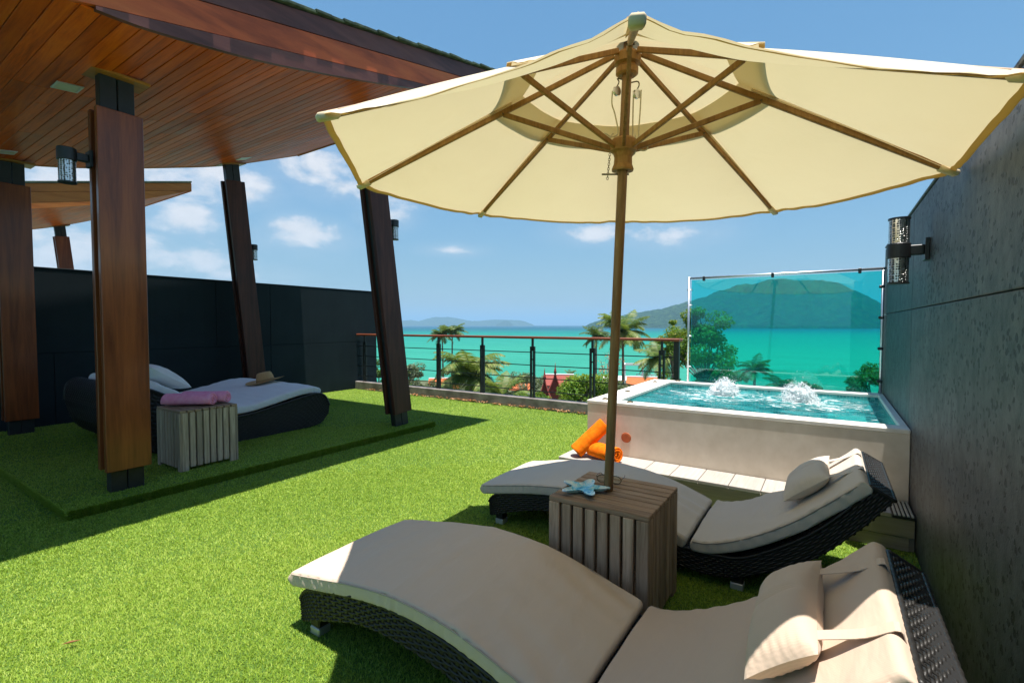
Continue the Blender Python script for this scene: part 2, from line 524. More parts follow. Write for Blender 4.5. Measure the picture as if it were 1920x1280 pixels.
M['frond'] = leaf_mat('frond', (0.04, 0.08, 0.015), (0.11, 0.18, 0.03), (0.30, 0.30, 0.10), 0.3)
M['frond_dark'] = leaf_mat('frond_dark', (0.02, 0.05, 0.012), (0.05, 0.11, 0.022), (0.16, 0.20, 0.06), 0.25)
M['dry_leaf'] = leaf_mat('dry_leaf', (0.22, 0.07, 0.02), (0.40, 0.17, 0.06), (0.60, 0.38, 0.18), 0.2)

# turf backing
m, t = newmat('turf_backing'); M['turf_base'] = m
v = t.coord('World')
n = t.noise(v, 160, 3)
n2 = t.noise(v, 1.3, 4)
col = t.mix(0.25, t.ramp(n, [(0.3, (0.04, 0.09, 0.008)), (0.7, (0.13, 0.23, 0.025))]), t.ramp(n2, [(0.3, (0.06, 0.13, 0.01)), (0.7, (0.09, 0.2, 0.02))]))
p = principled(t, Base_Color=col, Roughness=0.9)
t.l.new(t.bump(n, 0.8, 0.01), p.inputs['Normal'])
t.l.new(p.outputs[0], t.out.inputs[0])

# dark plastered walls
def wall_mat(name, a_, b_, spots, streak, rough=0.55, spec=0.4):
    m, t = newmat(name)
    v = t.coord('World')
    n = t.noise(v, 2.2, 8, 0.62)
    col = t.ramp(n, [(0.3, a_), (0.7, b_)])
    vs = t.coord('World', (5, 5, 0.5))
    st = t.noise(vs, 1.6, 6, 0.6)
    col = t.mix(t.ramp(st, [(0.42, (0, 0, 0)), (0.62, (streak,) * 3)]), col, tuple(x * 1.9 for x in b_))
    pit = None
    if spots:
        s3 = t.noise(t.coord('World', (1, 1, 0.75)), 13, 8, 0.75)
        col = t.mix(t.ramp(s3, [(0.42, (0, 0, 0)), (0.62, (0.75,) * 3)]), col, tuple(x * 0.42 for x in a_))
        warp = t.new('ShaderNodeVectorMath', operation='ADD')
        wn_ = t.new('ShaderNodeTexNoise'); t.l.new(v, wn_.inputs['Vector']); wn_.inputs['Scale'].default_value = 50
        ws_ = t.new('ShaderNodeVectorMath', operation='SCALE'); t.l.new(wn_.outputs['Color'], ws_.inputs[0]); ws_.inputs['Scale'].default_value = 0.022
        t.l.new(ws_.outputs[0], warp.inputs[1]); t.l.new(t.coord('World', (1, 0.62, 0.75)), warp.inputs[0])
        vo_ = t.new('ShaderNodeTexVoronoi'); t.l.new(warp.outputs[0], vo_.inputs['Vector']); vo_.inputs['Scale'].default_value = 52
        sp_ = t.new('ShaderNodeSeparateColor'); t.l.new(vo_.outputs['Color'], sp_.inputs[0])
        s2 = t.noise(v, 1.3, 4)
        sy_ = t.new('ShaderNodeSeparateXYZ'); t.l.new(v, sy_.inputs[0])
        ny_ = t.math('MULTIPLY_ADD', sy_.outputs[1], -0.15, 0.62, clamp=True)
        rad_ = t.math('MULTIPLY', t.math('ADD', t.math('SUBTRACT', sp_.outputs[0], t.math('MULTIPLY_ADD', s2, -1.7, 1.42)), ny_), 0.8)
        pit = t.math('MULTIPLY', t.math('SUBTRACT', rad_, vo_.outputs['Distance']), 9.0, clamp=True)
        col = t.mix(t.math('MULTIPLY', pit, 0.92), col, (0.010, 0.010, 0.011))
    p = principled(t, Base_Color=col, Roughness=rough)
    p.inputs['Specular IOR Level'].default_value = spec
    fine = t.noise(v, 130, 4)
    hh = t.math('ADD', fine, t.math('MULTIPLY', n, 2.0))
    if pit is not None: hh = t.math('SUBTRACT', hh, t.math('MULTIPLY', pit, 1.5))
    t.l.new(t.bump(hh, 0.35, 0.004), p.inputs['Normal'])
    t.l.new(p.outputs[0], t.out.inputs[0])
    return m
M['wall_left'] = wall_mat('dark_plaster_blue', (0.010, 0.017, 0.021), (0.015, 0.025, 0.030), False, 0.08, rough=0.75, spec=0.2)
M['wall_right'] = wall_mat('dark_plaster_grey', (0.06, 0.064, 0.066), (0.115, 0.12, 0.122), True, 0.12)

# cushion fabrics
def fabric(name, c1, stripe=0.0, rough=0.85, trans=0.0):
    m, t = newmat(name)
    v = t.coord('Object')
    n = t.noise(v, 4, 5)
    n2 = t.noise(t.coord('Object', (1, 1, 1)), 420, 2)
    col = t.mix(t.math('MULTIPLY', n, 0.35), c1, tuple(x * 0.82 for x in c1))
    h = n2
    if stripe:
        wv = t.new('ShaderNodeTexWave', wave_type='BANDS', bands_direction='Y')
        t.l.new(v, wv.inputs[0]); wv.inputs['Scale'].default_value = 55.0; wv.inputs['Distortion'].default_value = 0.3
        col = t.mix(t.math('MULTIPLY', wv.outputs['Fac'], stripe), col, tuple(x * 0.72 for x in c1))
        h = n2
    wr = t.noise(t.coord('Object', (3, 1.0, 3)), 3.0, 3, 0.5, 0.6)
    p = principled(t, Base_Color=col, Roughness=rough)
    p.inputs['Specular IOR Level'].default_value = 0.2
    p.inputs['Sheen Weight'].default_value = 0.15
    nb = t.bump(wr, 0.3, 0.03)
    t.l.new(t.bump(h, 0.25, 0.0012, nb), p.inputs['Normal'])
    t.l.new(p.outputs[0], t.out.inputs[0])
    return m
M['taupe'] = fabric('taupe_cushion', (0.66, 0.515, 0.395))
M['taupe_stripe'] = fabric('taupe_ribbed', (0.60, 0.455, 0.345), 0.25)
M['stone'] = fabric('stone_cushion', (0.62, 0.54, 0.455))
M['pipe_taupe'] = fabric('taupe_piping', (0.46, 0.375, 0.30))
M['pipe_stone'] = fabric('stone_piping', (0.36, 0.31, 0.26))
M['white_cushion'] = fabric('white_cushion', (0.78, 0.76, 0.76))

# canopy cloth
m, t = newmat('canopy_cloth'); M['canopy'] = m
v = t.coord('Object')
n = t.noise(v, 3.0, 6)
st = t.noise(t.coord('Object', (1, 1, 0.3)), 9.0, 6, 0.7)
cl = t.mix(t.ramp(n, [(0.35, (0, 0, 0)), (0.7, (0.35,) * 3)]), (0.83, 0.745, 0.58), (0.74, 0.64, 0.45))
d = t.new('ShaderNodeBsdfDiffuse'); t.l.new(cl, d.inputs[0])
tr = t.new('ShaderNodeBsdfTranslucent')
t.l.new(t.mix(t.ramp(st, [(0.55, (0, 0, 0)), (0.8, (0.3,) * 3)]), (0.78, 0.64, 0.37), (0.66, 0.51, 0.25)), tr.inputs[0])
fold = t.noise(t.coord('Object'), 5.0, 3, 0.5, 0.8)
nb = t.bump(fold, 0.12, 0.03)
t.l.new(nb, d.inputs['Normal']); t.l.new(nb, tr.inputs['Normal'])
mx = t.new('ShaderNodeMixShader'); mx.inputs[0].default_value = 0.33
t.l.new(d.outputs[0], mx.inputs[1]); t.l.new(tr.outputs[0], mx.inputs[2]); t.l.new(mx.outputs[0], t.out.inputs[0])

m, t = newmat('canopy_hem'); M['hem'] = m
d = t.new('ShaderNodeBsdfDiffuse'); d.inputs[0].default_value = (0.62, 0.43, 0.16, 1)
tr = t.new('ShaderNodeBsdfTranslucent'); tr.inputs[0].default_value = (0.50, 0.33, 0.10, 1)
mx = t.new('ShaderNodeMixShader'); mx.inputs[0].default_value = 0.4
t.l.new(d.outputs[0], mx.inputs[1]); t.l.new(tr.outputs[0], mx.inputs[2]); t.l.new(mx.outputs[0], t.out.inputs[0])
M['tape'] = simple('canopy_tape', (0.66, 0.51, 0.31), (0.74, 0.60, 0.40), nscale=30, rough=0.9)
# wicker
def wicker(name, c, rough=0.33):
    return simple(name, c, tuple(x * 1.9 for x in c), scale=(9, 9, 9), nscale=8, rough=rough, bump=0.2, spec=0.4, r2=rough * 1.5)
M['wicker'] = wicker('black_wicker', (0.012, 0.011, 0.010))
M['wicker_core'] = simple('wicker_core', (0.006, 0.006, 0.006), rough=0.8)

# tinted glass: absorbs red, reflects by Fresnel
m, t = newmat('tinted_glass'); M['glass'] = m
trn = t.new('ShaderNodeBsdfTransparent'); trn.inputs[0].default_value = (0.26, 0.88, 0.86, 1)
gl = t.new('ShaderNodeBsdfGlossy'); gl.inputs['Roughness'].default_value = 0.0; gl.inputs[0].default_value = (0.9, 0.95, 0.95, 1)
fr = t.new('ShaderNodeFresnel'); fr.inputs[0].default_value = 1.6
mx = t.new('ShaderNodeMixShader'); t.l.new(t.math('MULTIPLY', fr.outputs[0], 1.0, clamp=True), mx.inputs[0])
t.l.new(trn.outputs[0], mx.inputs[1]); t.l.new(gl.outputs[0], mx.inputs[2])
t.l.new(mx.outputs[0], t.out.inputs[0])
m, t = newmat('clear_glass'); M['glass_clear'] = m
trn = t.new('ShaderNodeBsdfTransparent'); trn.inputs[0].default_value = (0.84, 0.95, 0.93, 1)
gl = t.new('ShaderNodeBsdfGlossy'); gl.inputs['Roughness'].default_value = 0.0
fr = t.new('ShaderNodeFresnel'); fr.inputs[0].default_value = 1.5
mx = t.new('ShaderNodeMixShader'); t.l.new(fr.outputs[0], mx.inputs[0])
t.l.new(trn.outputs[0], mx.inputs[1]); t.l.new(gl.outputs[0], mx.inputs[2])
t.l.new(mx.outputs[0], t.out.inputs[0])

# pool water: clear tint + Fresnel reflection + foam streaks
m, t = newmat('pool_water'); M['water'] = m
v = t.coord('Object')
rip = t.noise(v, 9.0, 5, 0.55, 1.2)
nb = t.bump(rip, 0.5, 0.05)
trn = t.new('ShaderNodeBsdfTransparent')
trn.inputs[0].default_value = (0.42, 0.92, 0.90, 1)
gl = t.new('ShaderNodeBsdfGlossy'); gl.inputs['Roughness'].default_value = 0.03; t.l.new(nb, gl.inputs['Normal'])
fr = t.new('ShaderNodeFresnel'); fr.inputs[0].default_value = 1.33; t.l.new(nb, fr.inputs['Normal'])
mx = t.new('ShaderNodeMixShader'); t.l.new(fr.outputs[0], mx.inputs[0])
t.l.new(trn.outputs[0], mx.inputs[1]); t.l.new(gl.outputs[0], mx.inputs[2])
# suspended bubbles: pale turquoise scatter
df = t.new('ShaderNodeBsdfDiffuse'); df.inputs[0].default_value = (0.05, 0.34, 0.36, 1); t.l.new(nb, df.inputs['Normal'])
bub = t.noise(t.coord('Object', (1.0, 1.6, 1.0)), 2.6, 5, 0.6, 1.5)
at = t.new('ShaderNodeAttribute', attribute_name='foam')
bf = t.math('ADD', t.math('MULTIPLY', t.ramp(bub, [(0.38, (0.0,) * 3), (0.72, (0.5,) * 3)]), 1.0), t.math('MULTIPLY', at.outputs['Fac'], 0.25), clamp=True)
mx2 = t.new('ShaderNodeMixShader'); t.l.new(bf, mx2.inputs[0]); t.l.new(mx.outputs[0], mx2.inputs[1]); t.l.new(df.outputs[0], mx2.inputs[2])
fo = t.new('ShaderNodeBsdfDiffuse'); fo.inputs[0].default_value = (0.86, 0.9, 0.9, 1)
fs = t.noise(t.coord('Object', (1.0, 2.0, 1.0)), 4.5, 8, 0.66, 2.6)
ff = t.math('SUBTRACT', t.math('ADD', fs, t.math('MULTIPLY', at.outputs['Fac'], 0.24)), 0.64)
ff = t.math('MULTIPLY', ff, 7.0, clamp=True)
ff = t.math('MULTIPLY', ff, 0.8)
mx3 = t.new('ShaderNodeMixShader'); t.l.new(ff, mx3.inputs[0]); t.l.new(mx2.outputs[0], mx3.inputs[1]); t.l.new(fo.outputs[0], mx3.inputs[2])
t.l.new(mx3.outputs[0], t.out.inputs[0])

m, t = newmat('mosaic'); M['mosaic'] = m
v = t.coord('World')
vor = t.new('ShaderNodeTexVoronoi', feature='F1'); vor.distance = 'CHEBYCHEV'
t.l.new(v, vor.inputs['Vector']); vor.inputs['Scale'].default_value = 36; vor.inputs['Randomness'].default_value = 0.0
wn = t.new('ShaderNodeTexWhiteNoise'); t.l.new(vor.outputs['Position'], wn.inputs['Vector'])
col = t.ramp(wn.outputs['Value'], [(0.0, (0.02, 0.20, 0.21)), (0.5, (0.05, 0.34, 0.33)), (1.0, (0.12, 0.48, 0.45))])
col = t.mix(t.ramp(vor.outputs['Distance'], [(0.42, (0, 0, 0)), (0.46, (1, 1, 1))]), col, (0.35, 0.5, 0.48))
p = principled(t, Base_Color=col, Roughness=0.25)
t.l.new(p.outputs[0], t.out.inputs[0])

m, t = newmat('foam'); M['foam'] = m
p = principled(t, Base_Color=(0.93, 0.95, 0.96), Roughness=0.8)
p.inputs['Subsurface Weight'].default_value = 0.0
n = t.noise(t.coord('Object'), 45, 5)
t.l.new(t.bump(n, 0.6, 0.01), p.inputs['Normal'])
tr = t.new('ShaderNodeBsdfTranslucent'); tr.inputs[0].default_value = (0.8, 0.88, 0.9, 1)
mx = t.new('ShaderNodeMixShader'); mx.inputs[0].default_value = 0.3
t.l.new(p.outputs[0], mx.inputs[1]); t.l.new(tr.outputs[0], mx.inputs[2]); t.l.new(mx.outputs[0], t.out.inputs[0])

# sea
m, t = newmat('sea'); M['sea'] = m
v = t.coord('World')
ln = t.new('ShaderNodeVectorMath', operation='LENGTH'); t.l.new(v, ln.inputs[0])
lg = t.math('LOGARITHM', ln.outputs['Value'], 10.0)
lg = t.math('ADD', lg, t.math('MULTIPLY_ADD', t.noise(t.coord('World', (0.0012, 0.004, 1), rot=(0, 0, -YAW)), 1.0, 5), 0.34, -0.17))
f = t.math('DIVIDE', t.math('SUBTRACT', lg, 2.0), 2.4)
col = t.ramp(f, [(0.0, (0.040, 0.25, 0.165)), (0.22, (0.024, 0.235, 0.165)), (0.40, (0.006, 0.185, 0.15)), (0.50, (0.002, 0.105, 0.125)), (0.60, (0.001, 0.06, 0.10)), (1.0, (0.001, 0.05, 0.09))])
wv1 = t.noise(t.coord('World', (0.012, 0.07, 1), rot=(0, 0, -YAW)), 1.0, 6, 0.65)
wv2 = t.noise(t.coord('World', (0.10, 0.5, 1), rot=(0, 0, -YAW)), 1.0, 4, 0.6)
hv_ = t.new('ShaderNodeHueSaturation'); t.l.new(col, hv_.inputs['Color']); t.l.new(t.math('ADD', t.math('MULTIPLY_ADD', wv1, 0.55, 0.55), t.math('MULTIPLY', wv2, 0.35)), hv_.inputs['Value'])
col = hv_.outputs[0]
df = t.new('ShaderNodeBsdfDiffuse'); t.l.new(col, df.inputs[0])
rip = t.noise(t.coord('World', (0.5, 1.0, 1), rot=(0, 0, -YAW)), 0.6, 6)
t.l.new(t.bump(t.math('ADD', rip, t.math('MULTIPLY', wv1, 2.0)), 0.5, 2.0), df.inputs['Normal'])
gl = t.new('ShaderNodeBsdfGlossy'); gl.inputs['Roughness'].default_value = 0.25; gl.inputs[0].default_value = (0.7, 0.85, 0.9, 1)
t.l.new(t.bump(rip, 0.4, 0.4), gl.inputs['Normal'])
mx = t.new('ShaderNodeMixShader'); mx.inputs[0].default_value = 0.10
t.l.new(df.outputs[0], mx.inputs[1]); t.l.new(gl.outputs[0], mx.inputs[2]); t.l.new(mx.outputs[0], t.out.inputs[0])

# forest on the islands
def forest(name, a_, b_, c_, scale):
    m, t = newmat(name)
    v = t.coord('World')
    n = t.noise(v, scale, 8, 0.7)
    n2 = t.noise(v, scale * 0.12, 4)
    col = t.ramp(t.math('ADD', t.math('MULTIPLY', n, 0.75), t.math('MULTIPLY', n2, 0.25)), [(0.36, a_), (0.52, b_), (0.68, c_)])
    p = principled(t, Base_Color=col, Roughness=1.0)
    p.inputs['Specular IOR Level'].default_value = 0.0
    t.l.new(t.bump(n, 1.0, 40.0), p.inputs['Normal'])
    t.l.new(p.outputs[0], t.out.inputs[0])
    return m
M['forest'] = forest('island_forest', (0.006, 0.024, 0.006), (0.03, 0.08, 0.014), (0.10, 0.16, 0.035), 0.035)
M['forest_far'] = forest('far_forest', (0.02, 0.05, 0.02), (0.035, 0.07, 0.025), (0.08, 0.11, 0.05), 0.012)

# perforated lamp metal
m, t = newmat('perforated_metal'); M['perf'] = m
vor = t.new('ShaderNodeTexVoronoi'); t.l.new(t.coord('Object'), vor.inputs['Vector']); vor.inputs['Scale'].default_value = 75; vor.inputs['Randomness'].default_value = 0.25
hol = t.ramp(vor.outputs['Distance'], [(0.42, (0, 0, 0)), (0.5, (1, 1, 1))])
p = principled(t, Base_Color=t.mix(hol, (0.05, 0.05, 0.045), (0.62, 0.61, 0.58)), Metallic=hol, Roughness=0.22)
t.l.new(t.bump(hol, 0.8, 0.004), p.inputs['Normal'])
t.l.new(p.outputs[0], t.out.inputs[0])

# painted starfish dish
m, t = newmat('star_glaze'); M['star'] = m
v = t.coord('Object')
n = t.noise(v, 14, 6, 0.65, 2.0)
ln = t.new('ShaderNodeVectorMath', operation='LENGTH'); t.l.new(v, ln.inputs[0])
f = t.math('ADD', n, t.math('MULTIPLY_ADD', ln.outputs['Value'], -2.2, 0.14))
col = t.ramp(f, [(0.38, (0.62, 0.74, 0.74)), (0.5, (0.22, 0.62, 0.72)), (0.60, (0.01, 0.34, 0.58)), (0.72, (0.0, 0.22, 0.46))])
p = principled(t, Base_Color=col, Roughness=0.08)
p.inputs['Coat Weight'].default_value = 0.6
t.l.new(p.outputs[0], t.out.inputs[0])

# ================================================================== SETTING
XW = 0.45          # right wall
XL = -8.35         # left wall
PZ = 0.06          # raised turf mat
def structure(name, vf, mat, parent=None, smooth=False):
    o = part(name, vf, mat, parent, smooth)
    o['kind'] = 'structure'
    return o
structure('lawn', cbox(XL, XW, -3.2, 6.62, -0.12, 0.0), M['turf_base'])
mat_x1, mat_y0, mat_y1 = -4.34, 1.03, 4.72
structure('turf_platform', cbox(XL + 0.03, mat_x1, mat_y0, mat_y1, 0.0005, PZ, 0.012), M['turf_base'])
structure('building_slab', cbox(XL - 0.3, XW + 0.3, -3.3, 6.78, -9.0, -0.125), M['slab'])

# terrain falling to the sea
SEA = -15.0
def terr(u, v):
    ang = -2.6 + u * 3.9
    r_ = 5.0 + 165.0 * v ** 1.5
    x = r_ * math.sin(ang); y = r_ * math.cos(ang)
    if y < 9 and v < 0.2: pass
    z = -9.5 - 5.6 * min(1, max(0, (r_ - 15) / 120)) - 2.0 * max(0, (r_ - 140) / 30) + 0.5 * vnoise((x, y, 0), 0.05)
    return (x, y + 6.9 if y > -2 else y, z)
structure('terrain', grid(terr, 90, 50), M['soil'], smooth=True)
def seaf(u, v):
    ang = u * 2 * math.pi
    r_ = 60 * (1500 ** v)
    return (r_ * math.sin(ang), r_ * math.cos(ang), SEA)
structure('sea', grid(seaf, 96, 24, closed_u=True), M['sea'], smooth=True)

# islands
def island(name, outline, dist, depth, mat, seed, base_px=612, rough=1.0):
    """outline: skyline as (pixel x, pixel height above the waterline); built as a real hill at dist"""
    xs = [o_[0] for o_ in outline]; hs = [o_[1] for o_ in outline]
    nu, nv = 140, 44
    def f(u, v):
        px = xs[0] + (xs[-1] - xs[0]) * u
        hh = np.interp(px, xs, hs)
        d = ray(px, 611); d = d / math.hypot(d[0], d[1])
        k = (v - 0.5) * 2
        rr = dist + depth * k * (0.35 + 0.65 * min(1, hh / max(hs)))
        prof = max(0.0, 1 - abs(k) ** 1.7)
        z = hh * dist / FPX * prof
        p_ = np.array([d[0] * rr, d[1] * rr, 0])
        s_ = 1 / (dist * 0.035)
        z *= 1 + 0.22 * vnoise(p_, s_, seed) * (1 - prof * 0.6)
        z += rough * (dist / FPX) * (1.6 * vnoise(p_, s_ * 6, seed + 3) + 1.1 * vnoise(p_, s_ * 22, seed + 5)) * min(1, prof * 4) * min(1.0, hh / 12)
        return (p_[0], p_[1], SEA - 2 + max(z, 0) + 2.2 * (prof > 0.02))
    o = structure(name, grid(f, nu, nv), mat, smooth=False)
    return o
island('island', [(1095, 1), (1105, 7), (1130, 14), (1170, 22), (1200, 27), (1250, 36), (1300, 47), (1340, 60), (1380, 70), (1420, 75), (1445, 80), (1460, 82), (1480, 77), (1510, 74),
                  (1540, 73), (1575, 68), (1605, 57), (1640, 40), (1665, 28), (1690, 14), (1720, 6), (1760, 1)], 3000, 620, M['forest'], 2, rough=1.0)
island('distant_headland', [(700, 2), (748, 9), (770, 11), (785, 9), (800, 13), (815, 16), (840, 17), (860, 13), (885, 9), (900, 9), (930, 12), (950, 11), (975, 10), (985, 8), (998, 3), (1003, 0)], 8200, 700, M['forest_far'], 5, rough=0.4)
island('distant_islet', [(928, 0), (934, 5), (946, 10), (952, 10), (958, 6), (964, 0)], 6800, 160, M['forest_far'], 8, rough=0.4)

# air
hz, t = newmat('haze_air')
pv = t.new('ShaderNodeVolumePrincipled')
pv.inputs['Color'].default_value = (0.42, 0.72, 1.0, 1)
pv.inputs['Density'].default_value = 0.00015
pv.inputs['Anisotropy'].default_value = 0.0
t.l.new(pv.outputs[0], t.out.inputs['Volume'])
HAZE = True
if HAZE:
    hb = mesh_obj('haze', *cbox(-95000, 95000, -95000, 95000, SEA - 3.5, 420.0), hz)
    tag(hb, 'pale humid air over the bay', 'haze', kind='stuff')

# ================================================================== WALLS
def wall(name, label, x_in, x_out, ys, zs_rows, top, mat):
    """core slab with separate plaster panels proud of it on the inner side"""
    y0, y1 = ys
    s = 1 if x_in > x_out else -1
    root = thing(name, label, 'wall', ((x_in + x_out) / 2, (y0 + y1) / 2, 0))
    a_, b_ = sorted((x_in - s * 0.02, x_out))
    part('core', cbox(a_, b_, y0, y1, -0.1, top - 0.012), mat, root)
    for (za, zb, joints) in zs_rows:
        for j0, j1 in zip(joints[:-1], joints[1:]):
            xa, xb = sorted((x_in, x_in - s * 0.0195))
            part('panel', cbox(xa, xb, j0 + 0.003, j1 - 0.003, za + 0.003, zb - 0.003, 0.003), mat, root)
    xa, xb = sorted((x_in - s * 0.0, x_out + s * 0.0))
    part('coping', cbox(xa - 0.004, xb + 0.004, y0, y1, top - 0.0115, top + 0.004, 0.004), mat, root)
    return root
wall('boundary_wall', 'dark blue-grey plastered wall behind the double daybed', XL, XL - 0.2, (-3.2, 7.2),
     [(0.0, 0.99, (-3.2, -1.0, 1.9, 4.79, 7.2)), (0.99, 2.06, (-3.2, -1.0, 0.9, 3.88, 4.79, 7.2))], 2.08, M['wall_left'])
wall('boundary_wall', 'rough grey concrete wall with black speckles beside the plunge pool', XW, XW + 0.22, (-3.2, 6.05),
     [(0.0, 1.453, (-3.2, -1.0, 1.0, 4.09, 6.05)), (1.453, 2.10, (-3.2, -1.0, 1.0, 4.09, 6.05))], 2.12, M['wall_right'])

# curb and railing
curb = part('concrete_curb', cbox(-8.345, -1.79, 6.605, 6.78, -0.1, 0.165, 0.008), M['concrete'], None)
tag(curb, 'low stained concrete kerb along the lawn under the railing', 'kerb')
RY = 6.69
rl = thing('railing', 'black metal railing with thin rods and red wooden handrail facing the sea', 'railing', (-5.0, RY, 0.165))
part('handrail', cbox(-8.34, -1.66, RY - 0.05, RY + 0.05, 1.125, 1.165, 0.012), M['handrail'], rl)
part('handrail_return', cbox(-1.78, -1.66, RY - 0.16, RY - 0.051, 1.128, 1.168, 0.012), M['handrail'], rl)
posts = [-8.12, -6.06, -5.04, -4.02, -2.97, -1.93]
for px in posts:
    po = part('post', join(cbox(px - 0.042, px - 0.014, RY - 0.022, RY + 0.022, 0.166, 1.0, 0.003), cbox(px + 0.014, px + 0.042, RY - 0.022, RY + 0.022, 0.166, 1.0, 0.003)), M['steel_black'], rl)
    part('post_top', cbox(px - 0.0139, px + 0.0139, RY - 0.02, RY + 0.02, 0.93, 1.124, 0.003), M['steel_black'], po)
    for zz in (0.32, 0.55, 0.78):
        part('spacer', cbox(px - 0.0138, px + 0.0138, RY - 0.01, RY + 0.01, zz, zz + 0.02, 0.002), M['steel_black'], po)
part('end_post', cbox(-1.765, -1.695, RY - 0.035, RY + 0.035, 0.166, 1.124, 0.004), M['steel_black'], rl)
ends = [-8.345] + posts + [-1.766]
for zz in (0.905, 0.695, 0.49, 0.28):
    for a_, b_ in zip(ends[:-1], ends[1:]):
        xa = a_ + (0.042 if a_ != ends[0] else 0); xb = b_ - (0.042 if b_ != ends[-1] else 0)
        part('rod', tube([(xa, RY, zz), (xb, RY, zz)], 0.0075, 8), M['steel_black'], rl, smooth=True)

# ================================================================== PAVILION
ZP = np.array([(-3.5, 3.6), (-1.5, 3.36), (0.0, 3.24), (0.6, 3.215), (0.96, 3.21), (1.25, 3.222), (1.6, 3.275), (2.05, 3.36), (2.6, 3.5), (3.14, 3.65), (4.03, 3.93), (5.23, 4.43)])
_zy = spline(ZP, 200)
def zs(y): return float(np.interp(y, _zy[:, 0], _zy[:, 1]))
def ztop(y): return 3.37 + 0.245 * y if y > 0.3 else 3.37 + 0.245 * 0.3 + (0.3 - y) * 0.13
def zb1(y): return ztop(y) - 0.19 - 0.005 * y
def zb2(y): return ztop(y) - 0.40 + 0.0 * y
RX0, RX1, RY0, RY1 = -8.15, -3.65, -3.0, 5.23
def roof_parts(root, dx, detail):
    ys = np.linspace(RY0, RY1, 90)
    # core roof volume above the soffit
    top = [(y, ztop(y) - 0.045) for y in ys]
    bot = [(y, zs(y) + 0.022) for y in ys]
    V, F = [], []
    n = len(ys)
    for (xx) in (RX0 + 0.012, RX1 - 0.03):
        for q in range(n): V.append((xx + dx, ys[q], bot[q][1]))
        for q in range(n): V.append((xx + dx, ys[q], max(top[q][1], bot[q][1] + 0.02)))
    o2 = 2 * n
    for q in range(n - 1):
        F += [(q, q + 1, o2 + q + 1, o2 + q), (n + q, o2 + n + q, o2 + n + q + 1, n + q + 1), (q, n + q, n + q + 1, q + 1), (o2 + q, o2 + q + 1, o2 + n + q + 1, o2 + n + q)]
    F += [(0, o2, o2 + n, n), (n - 1, 2 * n - 1, o2 + 2 * n - 1, o2 + n - 1)]
    fixn(part('roof_core', (np.array(V), F), M['fascia_dark'], root))
    # three fascia boards on the long side
    def board(name, lo, hi, x_out, mat, y0=RY0, y1=RY1):
        yy = np.linspace(y0, y1, 80)
        P = [(y, lo(y), hi(y)) for y in yy if hi(y) - lo(y) > 0.004]
        if len(P) < 3: return
        V, F = [], []
        for (y, a_, b_) in P:
            V += [(RX1 - 0.029 + dx, y, a_), (x_out + dx, y, a_), (x_out + dx, y, b_), (RX1 - 0.029 + dx, y, b_)]
        for q in range(len(P) - 1):
            for s in range(4):
                s2 = (s + 1) % 4
                F.append((q * 4 + s, q * 4 + s2, q * 4 + 4 + s2, q * 4 + 4 + s))
        F += [(0, 1, 2, 3), tuple(reversed([len(V) - 4 + s for s in range(4)]))]
        fixn(part(name, (np.array(V), F), mat, root))
    g = 0.0025
    lower = lambda y: zs(y) - 0.004
    pale = not detail
    board('fascia_board', lambda y: max(zb1(y) + g, lower(y)), lambda y: ztop(y) - 0.05, RX1 + 0.012, M['fascia_pale' if pale else 'fascia_dark'])
    board('fascia_board', lambda y: max(zb2(y) + g, lower(y)), lambda y: max(zb1(y) - g, 0), RX1 + 0.006, M['fascia_pale' if pale else 'fascia_red'])
    board('fascia_board', lower, lambda y: zb2(y) - g, RX1 + 0.009, M['fascia_pale' if pale else 'fascia_dark'])
    # end board towards the sea
    part('end_board', cbox(RX0 + dx, RX1 - 0.031 + dx, RY1 + 0.001, RY1 + 0.026, zs(RY1) - 0.01, ztop(RY1) - 0.052, 0.004), M['fascia_pale' if pale else 'trim'], root)
    yy = np.linspace(RY0, RY1, 80)
    V, F = [], []
    for y in yy:
        a_, b_ = zs(y) - 0.006, zs(y) + 0.12
        V += [(RX0 + 0.011 + dx, y, a_), (RX0 - 0.02 + dx, y, a_), (RX0 - 0.02 + dx, y, b_), (RX0 + 0.011 + dx, y, b_)]
    for q in range(79):
        for s in range(4):
            s2 = (s + 1) % 4
            F.append((q * 4 + s, q * 4 + s2, q * 4 + 4 + s2, q * 4 + 4 + s))
    F += [(0, 1, 2, 3), (316, 319, 318, 317)]
    fixn(part('edge_board', (np.array(V), F), M['trim'], root))
    # shingle covering
    if detail:
        rs = random.Random(3)
        y = -0.6
        k = 0
        while y < RY1 + 0.02:
            wd = rs.uniform(0.10, 0.15)
            y2 = min(y + wd, RY1 + 0.05)
            for r_ in range(2):
                xo = RX1 + 0.045 + rs.uniform(-0.012, 0.012) - r_ * 0.16
                zz = ztop((y + y2) / 2) - 0.048 + 0.012 * r_ + rs.uniform(0, 0.008)
                sl_ = 0.245 if y > 0.3 else -0.1
                d = np.array([0, 1, sl_ - 0.06]); d /= np.linalg.norm(d)
                ax = np.array([[1, 0, 0], d, np.cross([1, 0, 0], d)])
                part('shingle', obox((xo - 0.2 + dx, (y + y2) / 2, zz + 0.018), ax, (0.2, (y2 - y) / 2 + 0.012, 0.011), 0.002), M['shingle'], root)
            y = y2 + 0.004
        top2 = [(RX0 - 0.02 + dx, q, ztop(q) - 0.034) for q in ys] + [(RX1 - 0.3 + dx, q, ztop(q) - 0.034) for q in ys]
        part('roof_covering', (np.array(top2), [(q, q + 1, n + q + 1, n + q) for q in range(n - 1)]), M['shingle'], root)
    else:
        V = []
        for q in ys:
            for xx in (RX0 - 0.03, RX1 + 0.04): V += [(xx + dx, q, ztop(q) - 0.045), (xx + dx, q, ztop(q) - 0.01)]
        F = []
